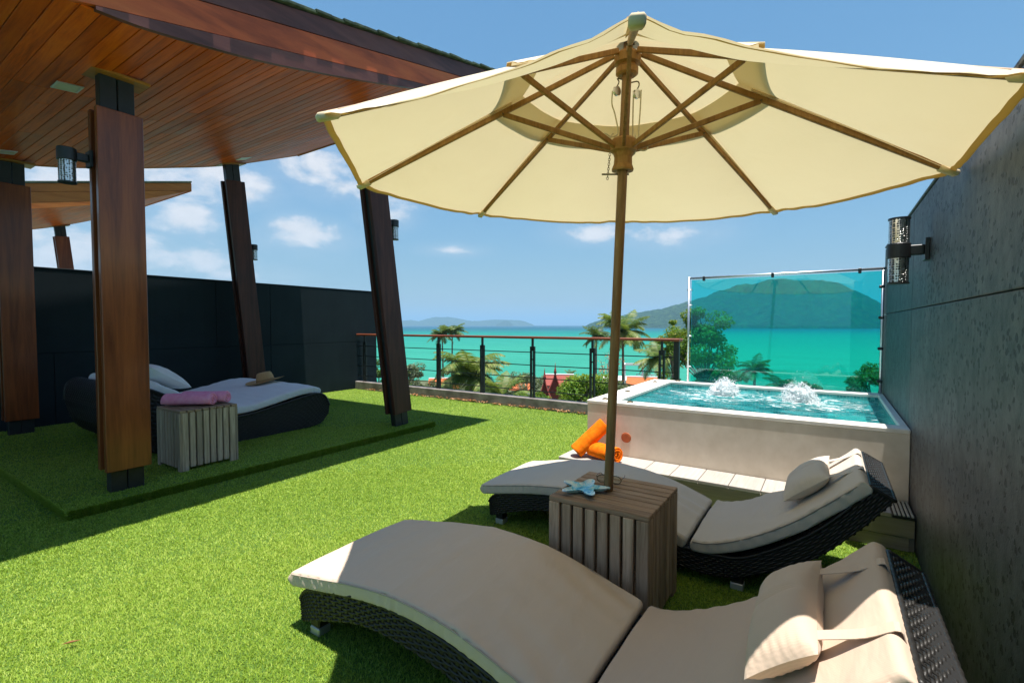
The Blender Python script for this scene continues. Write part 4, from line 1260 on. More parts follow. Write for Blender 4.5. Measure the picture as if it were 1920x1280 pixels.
def lounger(name, label, y0, y1, cush, cush2, group, pil_y, pil_len, seed, pil_w=0.195, pil_t=0.125):
    yc = (y0 + y1) / 2
    root = thing(name, label, 'sun lounger', (LX, yc, 0), group)
    pipe = M['pipe_taupe' if cush is M['taupe'] else 'pipe_stone']
    fy0, fy1 = y0 + 0.012, y1 - 0.012
    V, F = [], []
    n = 70
    # dark inner body so that nothing shows through the weave
    bt = [(p[0], p[1] - 0.006) for p in [pl(TOPP, i / (n - 1)) for i in range(n)]]
    bb = [(p[0], p[1] + 0.006) for p in [pl(BOTP, i / (n - 1)) for i in range(n)]]
    for yy in (fy0 + 0.006, fy1 - 0.006):
        for p in bt: V.append((p[0], yy, p[1]))
        for p in bb: V.append((p[0], yy, p[1]))
    for i in range(n - 1):
        F += [(i, i + 1, n + i + 1, n + i), (2 * n + i, 3 * n + i, 3 * n + i + 1, 2 * n + i + 1), (i, 2 * n + i, 2 * n + i + 1, i + 1), (n + i, n + i + 1, 3 * n + i + 1, 3 * n + i)]
    F += [(0, n, 3 * n, 2 * n), (n - 1, 3 * n - 1, 4 * n - 1, 2 * n - 1)]
    fixn(part('frame', (np.array(V), F), M['wicker_core'], root))
    for (yy, s) in ((fy0, -1), (fy1, 1)):
        def surf(u, v, yy=yy):
            a_ = pl(TOPP, u); b_ = pl(BOTP, u); p = b_ * (1 - v) + a_ * v
            return np.array([p[0], yy, p[1]])
        part('side_weave', weave(surf, lambda u, v, s=s: np.array([0, s, 0.0]), 88, 9, 0, 0), M['wicker'], root, smooth=True, kind='stuff')
    def tsurf(u, v):
        p = pl(TOPP, u); return np.array([p[0], fy0 + (fy1 - fy0) * v, p[1]])
    def tn(P, sgn):
        T = np.gradient(P, axis=0); T /= np.linalg.norm(T, axis=1)[:, None]
        N = np.stack([-T[:, 1], T[:, 0]], 1) * sgn
        def f(u, v):
            q = pl(N, u); return np.array([q[0], 0, q[1]])
        return f
    part('deck_weave', weave(tsurf, tn(TOPP, 1), 88, 50, 0, 0), M['wicker'], root, smooth=True, kind='stuff')
    # head and foot ends
    for (u_, sx) in ((1.0, 1), (0.0, -1)):
        a_ = pl(TOPP, u_); b_ = pl(BOTP, u_)
        d = (b_ - a_); nn = np.array([d[1], -d[0]]); nn /= np.linalg.norm(nn)
        if nn[0] * sx < 0: nn = -nn
        def es(u, v, a_=a_, b_=b_):
            p = b_ * (1 - v) + a_ * v
            return np.array([p[0], fy0 + (fy1 - fy0) * u, p[1]])
        part('end_weave', weave(es, lambda u, v, nn=nn: np.array([nn[0], 0, nn[1]]), 28, 9, 0, 0), M['wicker'], root, smooth=True, kind='stuff')
        def bs(u, v):
            uu = 0.62 + 0.38 * v
            p = pl(BOTP, uu); return np.array([p[0], fy0 + (fy1 - fy0) * u, p[1]])
        if sx > 0:
            Nb = tn(BOTP, -1)
            part('back_weave', weave(bs, lambda u, v: Nb(0.62 + 0.38 * v, 0), 28, 58, 0, 0), M['wicker'], root, smooth=True, kind='stuff')
    # braided edges
    for yy in (fy0, fy1):
        P = [(pl(TOPP, q)[0], yy, pl(TOPP, q)[1] + 0.002) for q in np.linspace(0, 1, 120)]
        rr = [0.0075 + 0.0012 * math.sin(q * 2.1) for q in range(120)]
        part('edge_braid', tube(P, rr, 7), M['wicker'], root, smooth=True)
    for (P_, q_) in ((TOPP, 1.0), (BOTP, 1.0), (TOPP, 0.0)):
        e_ = pl(P_, q_)
        part('edge_braid', tube([(e_[0], y_, e_[1]) for y_ in np.linspace(fy0, fy1, 60)], [0.0085 + 0.0014 * math.sin(z_ * 2.1) for z_ in range(60)], 7), M['wicker'], root, smooth=True)
    for yy in (fy0, fy1):
        e_ = np.array([(pl(TOPP, 1.0) * (1 - w_) + pl(BOTP, 1.0) * w_) for w_ in np.linspace(0, 1, 10)])
        part('edge_braid', tube([(p_[0], yy, p_[1]) for p_ in e_], 0.0085, 7), M['wicker'], root, smooth=True)
    for xx, zt in ((-1.845, 0.085), (-0.37, 0.10)):
        for yy in (fy0 + 0.05, fy1 - 0.05):
            lg_ = part('leg', cbox(xx - 0.03, xx + 0.03, yy - 0.03, yy + 0.03, 0.036, zt + 0.02, 0.006), M['wicker'], root)
            part('foot_cap', cbox(xx - 0.031, xx + 0.031, yy - 0.031, yy + 0.031, 0.0, 0.0355, 0.004), M['white_cap'], lg_)
    # cushions
    def cr(x, y):
        d = 0
        if x > -1.1:
            d += 0.011 * math.sin((x * 0.25 + (y - yc) * 0.8) * 55 + 3 * vnoise((x, y, 0), 3, seed)) * min(1, (x + 1.1) / 0.35) * max(0, vnoise((x, y, 1), 2.3, seed + 2) + 0.35)
        return d
    ca = part('leg_cushion', cushion(CUSH_A, y0, y1, 0.072, seed, 0.0035, crease=cr), cush, root, smooth=True)
    P = offs(CUSH_A, -0.0150)
    for yy in (y0 - 0.0005, y1 + 0.0005):
        part('piping', tube([(p[0], yy, p[1]) for p in P[3:-2]], 0.0032, 6), pipe, ca, smooth=True)
    part('piping', tube([(P[-2][0] + 0.003, q, P[-2][1] - 0.004) for q in np.linspace(y0 + 0.02, y1 - 0.02, 8)], 0.0034, 6), pipe, ca, smooth=True)
    def cr2(x, y):
        d = 0.008 * math.sin((x * 0.35 + (y - yc) * 0.8) * 40 + 4 * vnoise((x, y, 0), 3, seed)) * max(0, vnoise((x, y, 1), 2.0, seed + 7) + 0.2)
        edge = min(y - y0, y1 - y)
        if edge < 0.05: d += 0.0022 * math.sin(x * 105 + 5 * vnoise((x, 0, 0), 4, seed)) * (1 - edge / 0.05) * (1 if x < 0 else 0.3)
        return d
    cb = part('back_cushion', cushion(CUSH_B, y0, y1, 0.070, seed + 3, 0.003, crease=cr2), cush2, root, smooth=True)
    P = offs(CUSH_B, -0.0150)
    for yy in (y0 - 0.0005, y1 + 0.0005):
        part('piping', tube([(p[0], yy, p[1]) for p in P[2:-3]], 0.0032, 6), pipe, cb, smooth=True)
    # pillow held by two straps over the head end
    d = CUSH_B[-12] - CUSH_B[-34]; d /= np.linalg.norm(d)
    nrm = np.array([-d[1], 0, d[0]]); along = np.array([d[0], 0, d[1]])
    cpt = pl(CUSH_B, 0.73)
    pc = np.array([cpt[0], pil_y, cpt[1]]) + nrm * 0.052
    tl_ = np.array([0, 1.0, 0])
    pw = part('pillow', pillow(pc, np.array([tl_, along, nrm]), pil_len, pil_w, pil_t, seed + 5), cush2, root, smooth=True)
    for dy in (-pil_len * 0.33, pil_len * 0.36):
        A = pc + along * 0.088 + nrm * 0.0 + tl_ * dy
        e1 = CUSH_B[-6]; e2 = CUSH_B[-1]
        pts = [A, np.array([e1[0], pil_y + dy, e1[1]]) + nrm * 0.012, np.array([e2[0] + 0.008, pil_y + dy, e2[1]]) + nrm * 0.004, np.array([e2[0] + 0.022, pil_y + dy, e2[1] - 0.025]), np.array([e2[0] + 0.045, pil_y + dy, e2[1] - 0.075])]
        P = spline(pts, 16)
        sv = []
        for k, p in enumerate(P):
            wd = 0.021
            tt = P[min(k + 1, 15)] - P[max(k - 1, 0)]; nn = np.cross(tt, [0, 1, 0]); nn /= np.linalg.norm(nn)
            if nn[2] < 0 and k < 8: nn = -nn
            for (yy, q) in ((-wd, 0), (wd, 0), (wd, -0.002), (-wd, -0.002)): sv.append(p + tl_ * yy + nn * q)
        sf = []
        for k in range(15):
            for q in range(4):
                sf.append((k * 4 + q, k * 4 + (q + 1) % 4, k * 4 + 4 + (q + 1) % 4, k * 4 + 4 + q))
        sf += [(0, 1, 2, 3), (60, 63, 62, 61)]
        fixn(part('strap', (np.array(sv), sf), cush2, pw, smooth=False))
    return root
GRP = 'curved wicker loungers under the parasol'
lounger('sun_lounger', 'nearest curved black wicker lounger with taupe cushions in the foreground', 1.20, 1.90, M['taupe'], M['taupe_stripe'], GRP, 1.53, 0.52, 3)
lounger('sun_lounger', 'curved black wicker lounger with stone grey cushions beside the pool step', 2.60, 3.30, M['stone'], M['stone'], GRP, 2.96, 0.46, 17, 0.25, 0.105)

# ------------------------------------------------------------------ double daybed under the pavilion
DX0, DX1 = -7.30, -5.42
dbt = spline([(1.74, 0.50), (1.76, 0.66), (1.86, 0.735), (2.0, 0.68), (2.3, 0.50), (2.62, 0.36), (2.85, 0.345), (3.2, 0.40), (3.55, 0.46), (3.72, 0.475), (3.82, 0.43), (3.88, 0.31)], 120)
dbb = spline([(1.78, 0.30), (1.86, 0.17), (2.0, 0.085), (2.2, 0.065), (2.5, 0.062), (2.8, 0.062), (3.0, 0.062), (3.2, 0.064), (3.4, 0.066), (3.6, 0.07), (3.76, 0.10), (3.865, 0.2)], 120)
day = thing('double_daybed', 'wide dark wicker daybed with white mattress under the pavilion', 'daybed', (-6.36, 2.8, PZ))
V, F = [], []
n = 60
for xx in (DX0 + 0.01, DX1 - 0.01):
    for i in range(n): p = pl(dbt, i / (n - 1)); V.append((xx, p[0], p[1] - 0.008))
    for i in range(n): p = pl(dbb, i / (n - 1)); V.append((xx, p[0], p[1] + 0.008))
for i in range(n - 1):
    F += [(i, i + 1, n + i + 1, n + i), (2 * n + i, 3 * n + i, 3 * n + i + 1, 2 * n + i + 1), (i, 2 * n + i, 2 * n + i + 1, i + 1), (n + i, n + i + 1, 3 * n + i + 1, 3 * n + i)]
F += [(0, n, 3 * n, 2 * n), (n - 1, 3 * n - 1, 4 * n - 1, 2 * n - 1)]
fixn(part('frame', (np.array(V), F), M['wicker_core'], day))
for (xx, s) in ((DX1, 1), (DX0, -1)):
    def surf(u, v, xx=xx):
        a_ = pl(dbt, u); b_ = pl(dbb, u); p = b_ * (1 - v) + a_ * v
        return np.array([xx, p[0], p[1]])
    part('side_weave', weave(surf, lambda u, v, s=s: np.array([s, 0, 0.0]), 60, 16, 0, 0), M['wicker'], day, smooth=True, kind='stuff')
def tnd(P, sgn):
    T = np.gradient(P, axis=0); T /= np.linalg.norm(T, axis=1)[:, None]
    N = np.stack([-T[:, 1], T[:, 0]], 1) * sgn
    return lambda u: np.array([0, *pl(N, u)])
Nd = tnd(dbt, 1)
part('deck_weave', weave(lambda u, v: np.array([DX0 + (DX1 - DX0) * v, *pl(dbt, u)]), lambda u, v: Nd(u), 64, 60, 0, 0), M['wicker'], day, smooth=True, kind='stuff')
Nb2 = tnd(dbb, -1)
part('under_weave', weave(lambda u, v: np.array([DX0 + (DX1 - DX0) * v, *pl(dbb, u * 0.3)]), lambda u, v: Nb2(u * 0.3), 20, 60, 0, 0), M['wicker'], day, smooth=True, kind='stuff')
for (e, q) in ((0, -1), (1, 1)):
    a_ = pl(dbt, e); b_ = pl(dbb, e)
    part('end_weave', weave(lambda u, v: np.array([DX0 + (DX1 - DX0) * u, *(b_ * (1 - v) + a_ * v)]), lambda u, v: np.array([0, q, 0.0]), 70, 8 if e else 12, 0, 0), M['wicker'], day, smooth=True, kind='stuff')
for xx in (DX0, DX1):
    part('edge_braid', tube([(xx, *pl(dbt, q)) for q in np.linspace(0, 1, 90)], 0.014, 7), M['wicker'], day, smooth=True)
dcp = spline([(1.98, 0.80), (2.15, 0.70), (2.35, 0.575), (2.62, 0.468), (2.85, 0.455), (3.1, 0.495), (3.35, 0.545), (3.55, 0.575), (3.70, 0.575), (3.80, 0.545)], 90)
part('mattress', cushion(dcp, DX0 + 0.05, DX1 - 0.04, 0.10, 31, 0.006, rnd=0.03, axis='y'), M['white_cushion'], day, smooth=True)
fixn(day.children[-1])
nrm = np.array([0, 0.55, 0.83]); along = np.array([0, 0.83, -0.55])
tg = part('pillow', pillow((-6.0, 2.20, 0.80), np.array([[1, 0, 0], along, nrm]), 0.62, 0.44, 0.17, 41), M['white_cushion'], day, smooth=True)
part('pillow', pillow((-6.75, 2.20, 0.80), np.array([[1, 0, 0], along, nrm]), 0.62, 0.44, 0.17, 43), M['white_cushion'], day, smooth=True)

# straw hat on the mattress
hc = np.array([-6.35, 3.56, 0.592])
hat = thing('straw_hat', 'tan straw sun hat lying on the white daybed mattress', 'hat', tuple(hc))
tilt = Matrix.Translation(hc) @ Matrix.Rotation(R(9), 4, 'X') @ Matrix.Rotation(R(-6), 4, 'Y')
crown = [(0.115, 0.0), (0.112, 0.02), (0.105, 0.06), (0.094, 0.10), (0.078, 0.118), (0.055, 0.122), (0.02, 0.112), (0.0, 0.110)]
part('crown', xf(lathe(crown, 36), tilt), M['hat'], hat, smooth=True)
def brim(u, v):
    a_ = u * 2 * math.pi
    r_ = 0.112 + 0.13 * (v if v <= 1 else 1)
    z = 0.004 + 0.012 * math.sin(2 * a_ + 0.6) * v * v - 0.006 * v + 0.014 * v * v
    return (r_ * math.cos(a_), r_ * math.sin(a_), z)
bv = grid(brim, 56, 10, closed_u=True)
b2 = (bv[0] - np.array([0, 0, 0.004]), [tuple(reversed(f)) for f in bv[1]])
part('brim', xf(join(bv, b2), tilt), M['hat'], hat, smooth=True)
M['ribbon'] = simple('hat_ribbon', (0.30, 0.17, 0.06), (0.38, 0.22, 0.09), rough=0.8)
part('band', xf(lathe([(0.1155, 0.004), (0.1135, 0.02), (0.110, 0.034)], 36), tilt), M['ribbon'], hat, smooth=True)

# ------------------------------------------------------------------ slatted cube tables
def cube_table(label, x0, x1, y0, y1, z0, z1, run, mats):
    """eight boards on the top running along `run`, eight upright slats on each side"""
    root = thing('slatted_table', label, 'side table', ((x0 + x1) / 2, (y0 + y1) / 2, z0), 'slatted wooden cube tables')
    n = 8
    th = 0.022
    rs = random.Random(label)
    mtop, mside, mside2 = mats
    hole = None
    for k in range(n):
        j = lambda: rs.uniform(-0.0012, 0.0012)
        if run == 'x':
            p = (y1 - y0) / n
            part('top_board', cbox(x0 - 0.001, x1 + 0.001, y0 + k * p + 0.005 + j(), y0 + (k + 1) * p - 0.005 + j(), z1 - th, z1 + j(), 0.003), M[mtop], root)
        else:
            p = (x1 - x0) / n
            part('top_board', cbox(x0 + k * p + 0.004 + j(), x0 + (k + 1) * p - 0.004 + j(), y0 - 0.001, y1 + 0.001, z1 - th, z1 + j(), 0.003), M[mtop], root)
    for face in ('y0', 'y1', 'x0', 'x1'):
        along_x = face[0] == 'y'
        a0, a1 = (x0, x1) if along_x else (y0 + th + 0.001, y1 - th - 0.001)
        p = (a1 - a0) / n
        for k in range(n):
            corner = k in (0, n - 1)
            zb = z0 + (0.0 if corner else 0.03) + rs.uniform(0, 0.002)
            sa, sb = a0 + k * p + 0.0065, a0 + (k + 1) * p - 0.0065
            if corner and k == 0: sa = a0
            if corner and k == n - 1: sb = a1
            d = rs.uniform(0, 0.0015)
            if along_x:
                yy = (y0 + d, y0 + th) if face == 'y0' else (y1 - th, y1 - d)
                part('slat', cbox(sa, sb, *yy, zb, z1 - th - 0.0008, 0.003), M[mside], root)
            else:
                xx = (x0 + d, x0 + th) if face == 'x0' else (x1 - th, x1 - d)
                part('slat', cbox(*xx, sa, sb, zb, z1 - th - 0.0008, 0.003), M[mside2], root)
    i = th + 0.0006
    for zz in (z0 + 0.05, z1 - th - 0.045):
        part('inner_rail', cbox(x0 + i, x0 + i + 0.02, y0 + i, y1 - i, zz, zz + 0.035), M[mside], root)
        part('inner_rail', cbox(x1 - i - 0.02, x1 - i, y0 + i, y1 - i, zz, zz + 0.035), M[mside], root)
    part('inner_floor', cbox(x0 + i + 0.021, x1 - i - 0.021, y0 + i, y1 - i, z0 + 0.055, z0 + 0.065), M[mside], root)
    return root
T1 = (-1.102, -0.622, 1.985, 2.455, 0.0, 0.536)
cube_table('brown weathered slatted cube table holding the parasol pole', *T1, 'x', ('weathered_x', 'weathered_z', 'weathered_z'))
T2 = (-5.165, -4.70, 1.862, 2.36, PZ, 0.60)
cube_table('greyish slatted cube table with pink towels beside the daybed', *T2, 'x' if False else 'x', ('weathered_x', 'weathered_grey', 'weathered_grey'))

# ------------------------------------------------------------------ rolled towels
def towel(c, ax, L, r_, label, cat_mat, group, seed, turns=3.6):
    """spiral roll: rows of ax are length, side, up"""
    c = np.asarray(c, float); ax = np.asarray(ax, float)
    root_mat = M[cat_mat]
    n = 110
    nl = 26
    th = r_ / (turns + 0.6)
    outer, inner = [], []
    for k in range(n):
        a_ = k / (n - 1) * turns * 2 * math.pi
        rr = th * 0.55 + (r_ - th * 0.55) * k / (n - 1)
        outer.append((rr, a_)); inner.append((max(0.001, rr - th * 0.78), a_))
    loop = outer + inner[::-1]
    V, F = [], []
    m = len(loop)
    for i in range(nl):
        u = i / (nl - 1) * 2 - 1
        e = math.sqrt(max(0, 1 - max(0, (abs(u) - 0.9) / 0.1) ** 2))
        for (rr, a_) in loop:
            w_ = 1 + 0.03 * vnoise((u * 2.2, math.cos(a_), math.sin(a_)), 2.0, seed) + 0.012 * math.sin(u * 30 + 2 * a_)
            y = rr * math.cos(a_) * w_ * 1.06; z = rr * math.sin(a_) * w_ * 0.92
            z = max(z, -r_ * 0.86)
            lx = u * L / 2 * (1 + 0.025 * math.sin(a_ * 1.7 + seed)) 
            V.append(c + ax[0] * lx + ax[1] * y + ax[2] * z)
    for i in range(nl - 1):
        for k in range(m):
            k2 = (k + 1) % m
            F.append((i * m + k, i * m + k2, (i + 1) * m + k2, (i + 1) * m + k))
    for k in range(n - 1):
        F.append((k, k + 1, m - 2 - k, m - 1 - k))
        b_ = (nl - 1) * m
        F.append((b_ + k + 1, b_ + k, b_ + m - 1 - k, b_ + m - 2 - k))
    o = fixn(part('rolled_towel', (np.array(V), F), root_mat, None, smooth=True))
    return tag(o, label, 'towel', group)
def axes(dirv, up=(0, 0, 1)):
    d = np.array(dirv, float); d /= np.linalg.norm(d)
    s = np.cross(up, d); s /= np.linalg.norm(s)
    return np.array([d, s, np.cross(d, s)])
rt_ = 0.068
towel((-4.945, 2.05, T2[5] + rt_ * 0.87), axes((0.78, 0.62, 0)), 0.42, rt_, 'front rolled pink towel on the greyish slatted table', 'towel_pink', 'rolled pink towels', 1)
towel((-4.975, 2.205, T2[5] + rt_ * 0.87), axes((0.80, 0.60, 0)), 0.40, rt_, 'rear rolled pink towel behind the other on the slatted table', 'towel_pink', 'rolled pink towels', 2)
ro = 0.078
towel((-1.545, 3.745, BZ + ro * 0.87), axes((0.88, -0.35, 0)), 0.27, ro, 'rolled orange towel lying flat on the tiled step', 'towel_orange', 'rolled orange towels', 3)
d_ = np.array((0.33, 0.40, 0.46)); 
towel((-1.70, 3.80, BZ + 0.155), axes((0.34, 0.26, 0.40)), 0.34, ro, 'rolled orange towel leaning upright against the pool wall', 'towel_orange', 'rolled orange towels', 4)

# ------------------------------------------------------------------ starfish dish and glasses
sc_ = np.array([-0.985, 2.13, T1[5] + 0.001])
def star_r(a_):
    return 0.060 + 0.066 * (0.5 + 0.5 * math.cos(5 * a_)) ** 1.5
def sdish(u, v):
    a_ = u * 2 * math.pi
    r_ = star_r(a_) * v
    z = 0.006 + 0.020 * v ** 2.6
    return sc_ + np.array([r_ * math.cos(a_ + 0.42), r_ * math.sin(a_ + 0.42), z])
up_ = grid(sdish, 120, 12, closed_u=True)
lo_ = (up_[0] - np.array([0, 0, 0.005]), [tuple(reversed(f)) for f in up_[1]])
rimv = []
st_ = fixn(part('starfish_dish', join(up_, lo_), M['star'], None, smooth=True))
st_.location = tuple(sc_); st_.data.transform(Matrix.Translation(-Vector(sc_)))
tag(st_, 'blue and white starfish shaped ceramic dish on the slatted table', 'dish')
M['frame_black'] = simple('glasses_frame', (0.02, 0.015, 0.012), rough=0.25)
gl_ = thing('sunglasses', 'thin dark sunglasses lying behind the parasol pole', 'sunglasses', (-0.96, 2.33, T1[5]))
zt = T1[5]
ax = axes((0.95, 0.2, 0))
c0 = np.array([-0.93, 2.31, zt + 0.022])
for s in (-1, 1):
    cc_ = c0 + ax[0] * 0.034 * s
    ring = [cc_ + ax[0] * 0.028 * math.cos(q) + np.array([0, 0, 0.020 * math.sin(q)]) for q in np.linspace(0, 2 * math.pi, 24)]
    lr = part('rim', tube(ring, 0.0018, 6), M['frame_black'], gl_, smooth=True)
    part('lens', lathe([(0, 0), (0.0262, 0)], 24, cc_, -ax[1]), M['glass_clear'], lr)
    part('temple', tube(spline([cc_ + ax[0] * 0.03 * s + np.array([0, 0, 0.008]), cc_ + ax[0] * 0.036 * s + ax[1] * 0.05 + np.array([0, 0, 0.004]), cc_ + ax[0] * 0.03 * s + ax[1] * 0.11 + np.array([0, 0, -0.004]), cc_ + ax[0] * 0.026 * s + ax[1] * 0.135 + np.array([0, 0, -0.019])], 14), 0.0018, 6), M['frame_black'], gl_, smooth=True)
part('bridge', tube([c0 - ax[0] * 0.008 + np.array([0, 0, 0.005]), c0 + np.array([0, 0, 0.009]), c0 + ax[0] * 0.008 + np.array([0, 0, 0.005])], 0.0016, 6), M['frame_black'], gl_, smooth=True)

# ================================================================== PARASOL
UC = np.array([-0.812, 2.152, 2.026])
un = np.array([0.055, -0.041, 1.0]); un /= np.linalg.norm(un)
ua = np.cross([0, 1, 0], un); ua /= np.linalg.norm(ua)
ub = np.cross(un, ua)
UR, UPH = 1.325, 4.31
APEX = 0.585
def udir(k): 
    a_ = UPH - k * math.pi / 4
    return ua * math.cos(a_) + ub * math.sin(a_)
def rib_pt(k, f, drop=0.0):
    """point on the rib line, f = fraction of the radius"""
    bow = 0.018 * math.sin(math.pi * min(1, f))
    return UC + udir(k) * UR * f + un * (APEX * (1 - f) + bow - drop)
ubase = UC - un * ((UC[2] - 0.03) / un[2])
um = thing('parasol', 'large cream cloth parasol with eight wooden ribs over the loungers', 'parasol', tuple(ubase))
part('pole', tube([UC - un * ((UC[2] - zz) / un[2]) for zz in (0.03, 1.0, 2.0)] + [UC + un * 0.30, UC + un * (APEX + 0.03)], [0.0225, 0.0225, 0.0225, 0.0215, 0.0205], 20), M['umb_pole'], um, smooth=True)
def panel(k, f0, f1, lift, sag, hem):
    nu, nv = 20, 22
    def f(u, v):
        mid = math.sin(math.pi * v)
        ff = f0 + (f1 * (1 - hem * mid) - f0) * u
        a_ = rib_pt(k, ff); b_ = rib_pt(k + 1, ff)
        p_ = a_ * (1 - v) + b_ * v
        sg_ = mid ** 0.75 * (sag * ff ** 1.2 + 0.9 * sag * math.sin(math.pi * min(1, (ff - f0) / (1 - f0)))) + 0.004 * vnoise(p_, 6.0, k) * mid
        w_ = 0.006 * math.sin(v * 40 + k) * max(0, (u - 0.85) / 0.15) * abs(1 - 2 * v) ** 2
        return p_ + un * (lift - sg_ + w_)
    return grid(f, nu, nv), f
for k in range(8):
    vf, f = panel(k, 0.36, 1.0, 0.0, 0.036, 0.012)
    cp = part('canopy_panel', vf, M['canopy'], um, smooth=True)
    hv = grid(lambda u, v: np.array(f(1 - 0.026 * u, v)) - un * (0.004 + 0.002 * math.sin(v * 9 + k)), 3, 30)
    part('hem', hv, M['hem'], cp, smooth=True)
    vf, f = panel(k, 0.0, 0.485, 0.016, 0.02, 0.02)
    cp = part('vent_panel', vf, M['canopy'], um, smooth=True)
    hv = grid(lambda u, v: np.array(f(1 - 0.035 * u, v)) - un * 0.003, 3, 24)
    part('hem', hv, M['hem'], cp, smooth=True)
for k in range(8):
    rb = part('rib', bar(rib_pt(k, 0.045, 0.020), rib_pt(k, 0.985, 0.010), 0.017, 0.024, up=un, b=0.003), M['umb_wood'], um)
    a_ = rib_pt(k, 0.955, 0.016); b_ = rib_pt(k, 1.004, 0.012)
    part('rib_pocket', bar(a_, b_ + udir(k) * 0.004, 0.034, 0.024, up=un, b=0.010), M['tape'], rb, smooth=True)
    # seam flap beside the rib
    sd = np.cross(udir(k), un)
    def flap(u, v):
        ff = 0.40 + 0.56 * u
        return rib_pt(k, ff, 0.002) + sd * (v - 0.5) * 0.034 - un * 0.016 * abs(2 * v - 1)
    part('seam_tape', grid(flap, 16, 5), M['canopy'], rb, smooth=True)
    d = udir(k)
    j1 = rib_pt(k, 0.43, 0.040)
    j0 = UC + un * 0.135 + d * 0.055
    part('strut', bar(j0, j1, 0.015, 0.024, up=un, b=0.003), M['umb_wood'], um)
    part('joint_bolt', tube([j1 - np.cross(d, un) * 0.015, j1 + np.cross(d, un) * 0.015], 0.004, 8), M['brass_dark'], um)
part('top_hub', lathe([(0.0, 0), (0.040, 0.0), (0.050, 0.008), (0.050, 0.032), (0.038, 0.040), (0.038, 0.046), (0.058, 0.052), (0.060, 0.085), (0.045, 0.10), (0.0, 0.102)], 24, UC + un * (APEX - 0.135), un), M['umb_wood'], um, smooth=False)
part('runner', lathe([(0.024, 0.0), (0.048, 0.0), (0.050, 0.008), (0.042, 0.030), (0.040, 0.060), (0.046, 0.078), (0.050, 0.082), (0.060, 0.088), (0.062, 0.10), (0.058, 0.135), (0.048, 0.145), (0.024, 0.147)], 24, UC + un * 0.032, un), M['umb_wood'], um, smooth=False)
part('finial', lathe([(0.0, 0.075), (0.012, 0.07), (0.022, 0.05), (0.026, 0.03), (0.034, 0.012), (0.05, 0.0), (0.0, 0.0)], 20, UC + un * (APEX + 0.045), un), M['umb_wood'], um, smooth=True)
# pulleys, rope, pin and chain
rtv = np.array([math.cos(YAW), math.sin(YAW), 0])
for (s, zz) in ((-0.042, 0.385), (0.050, 0.372)):
    c_ = UC + un * zz + rtv * s
    pu = part('pulley', lathe([(0, -0.006), (0.021, -0.006), (0.018, 0), (0.021, 0.006), (0, 0.006)], 20, c_, np.cross(rtv, un) * 0.8 + rtv * 0.6), M['stainless'], um)
    part('hook', tube(spline([c_ + un * 0.02, c_ + un * 0.04 + rtv * 0.008, c_ + un * 0.055, c_ + un * 0.05 - rtv * s * 0.6, c_ + un * 0.055 - rtv * s], 12), 0.003, 6), M['brass_dark'], pu, smooth=True)
rp1 = [UC + un * z_ + rtv * x_ for (z_, x_) in ((0.39, 0.068), (0.30, 0.068), (0.20, 0.066), (0.17, 0.074), (0.155, 0.09), (0.14, 0.11), (0.125, 0.10), (0.13, 0.07), (0.165, 0.05), (0.19, 0.052))]
part('rope', tube(spline(rp1, 60), 0.0032, 6), M['rope'], um, smooth=True)
rp2 = [UC + un * z_ + rtv * x_ for (z_, x_) in ((0.385, 0.034), (0.28, 0.036), (0.19, 0.040), (0.18, 0.046))]
part('rope', tube(spline(rp2, 30), 0.0032, 6), M['rope'], um, smooth=True)
rp3 = [UC + un * z_ + rtv * x_ for (z_, x_) in ((0.385, -0.062), (0.33, -0.062), (0.28, -0.045), (0.20, -0.03), (0.185, -0.07), (0.20, -0.09), (0.185, -0.06), (0.175, -0.08), (0.20, -0.05))]
part('rope', tube(spline(rp3, 60), 0.0032, 6), M['rope'], um, smooth=True)
ring_ = [UC + un * (0.120 - 0.012 * math.cos(q - 1)) + (rtv * math.cos(q) + np.cross(un, rtv) * math.sin(q)) * 0.052 for q in np.linspace(0, 2 * math.pi, 40)]
part('rope', tube(ring_, 0.004, 6), M['rope'], um, smooth=True)
pn = UC + un * 0.018
part('locking_pin', tube([pn - rtv * 0.095, pn + rtv * 0.03], 0.004, 8), M['brass_dark'], um, smooth=True)
lk = []
for q in range(11):
    c_ = UC + un * (0.105 - q * 0.0105) - rtv * (0.062 + 0.0006 * q)
    dirs = (rtv, np.cross(un, rtv))[q % 2]
    lk.append(tube([c_ + dirs * 0.0045 * math.cos(a_) + un * 0.0075 * math.sin(a_) for a_ in np.linspace(0, 2 * math.pi, 10)], 0.0013, 5))
part('chain', join(*lk), M['brass_dark'], um, smooth=True)

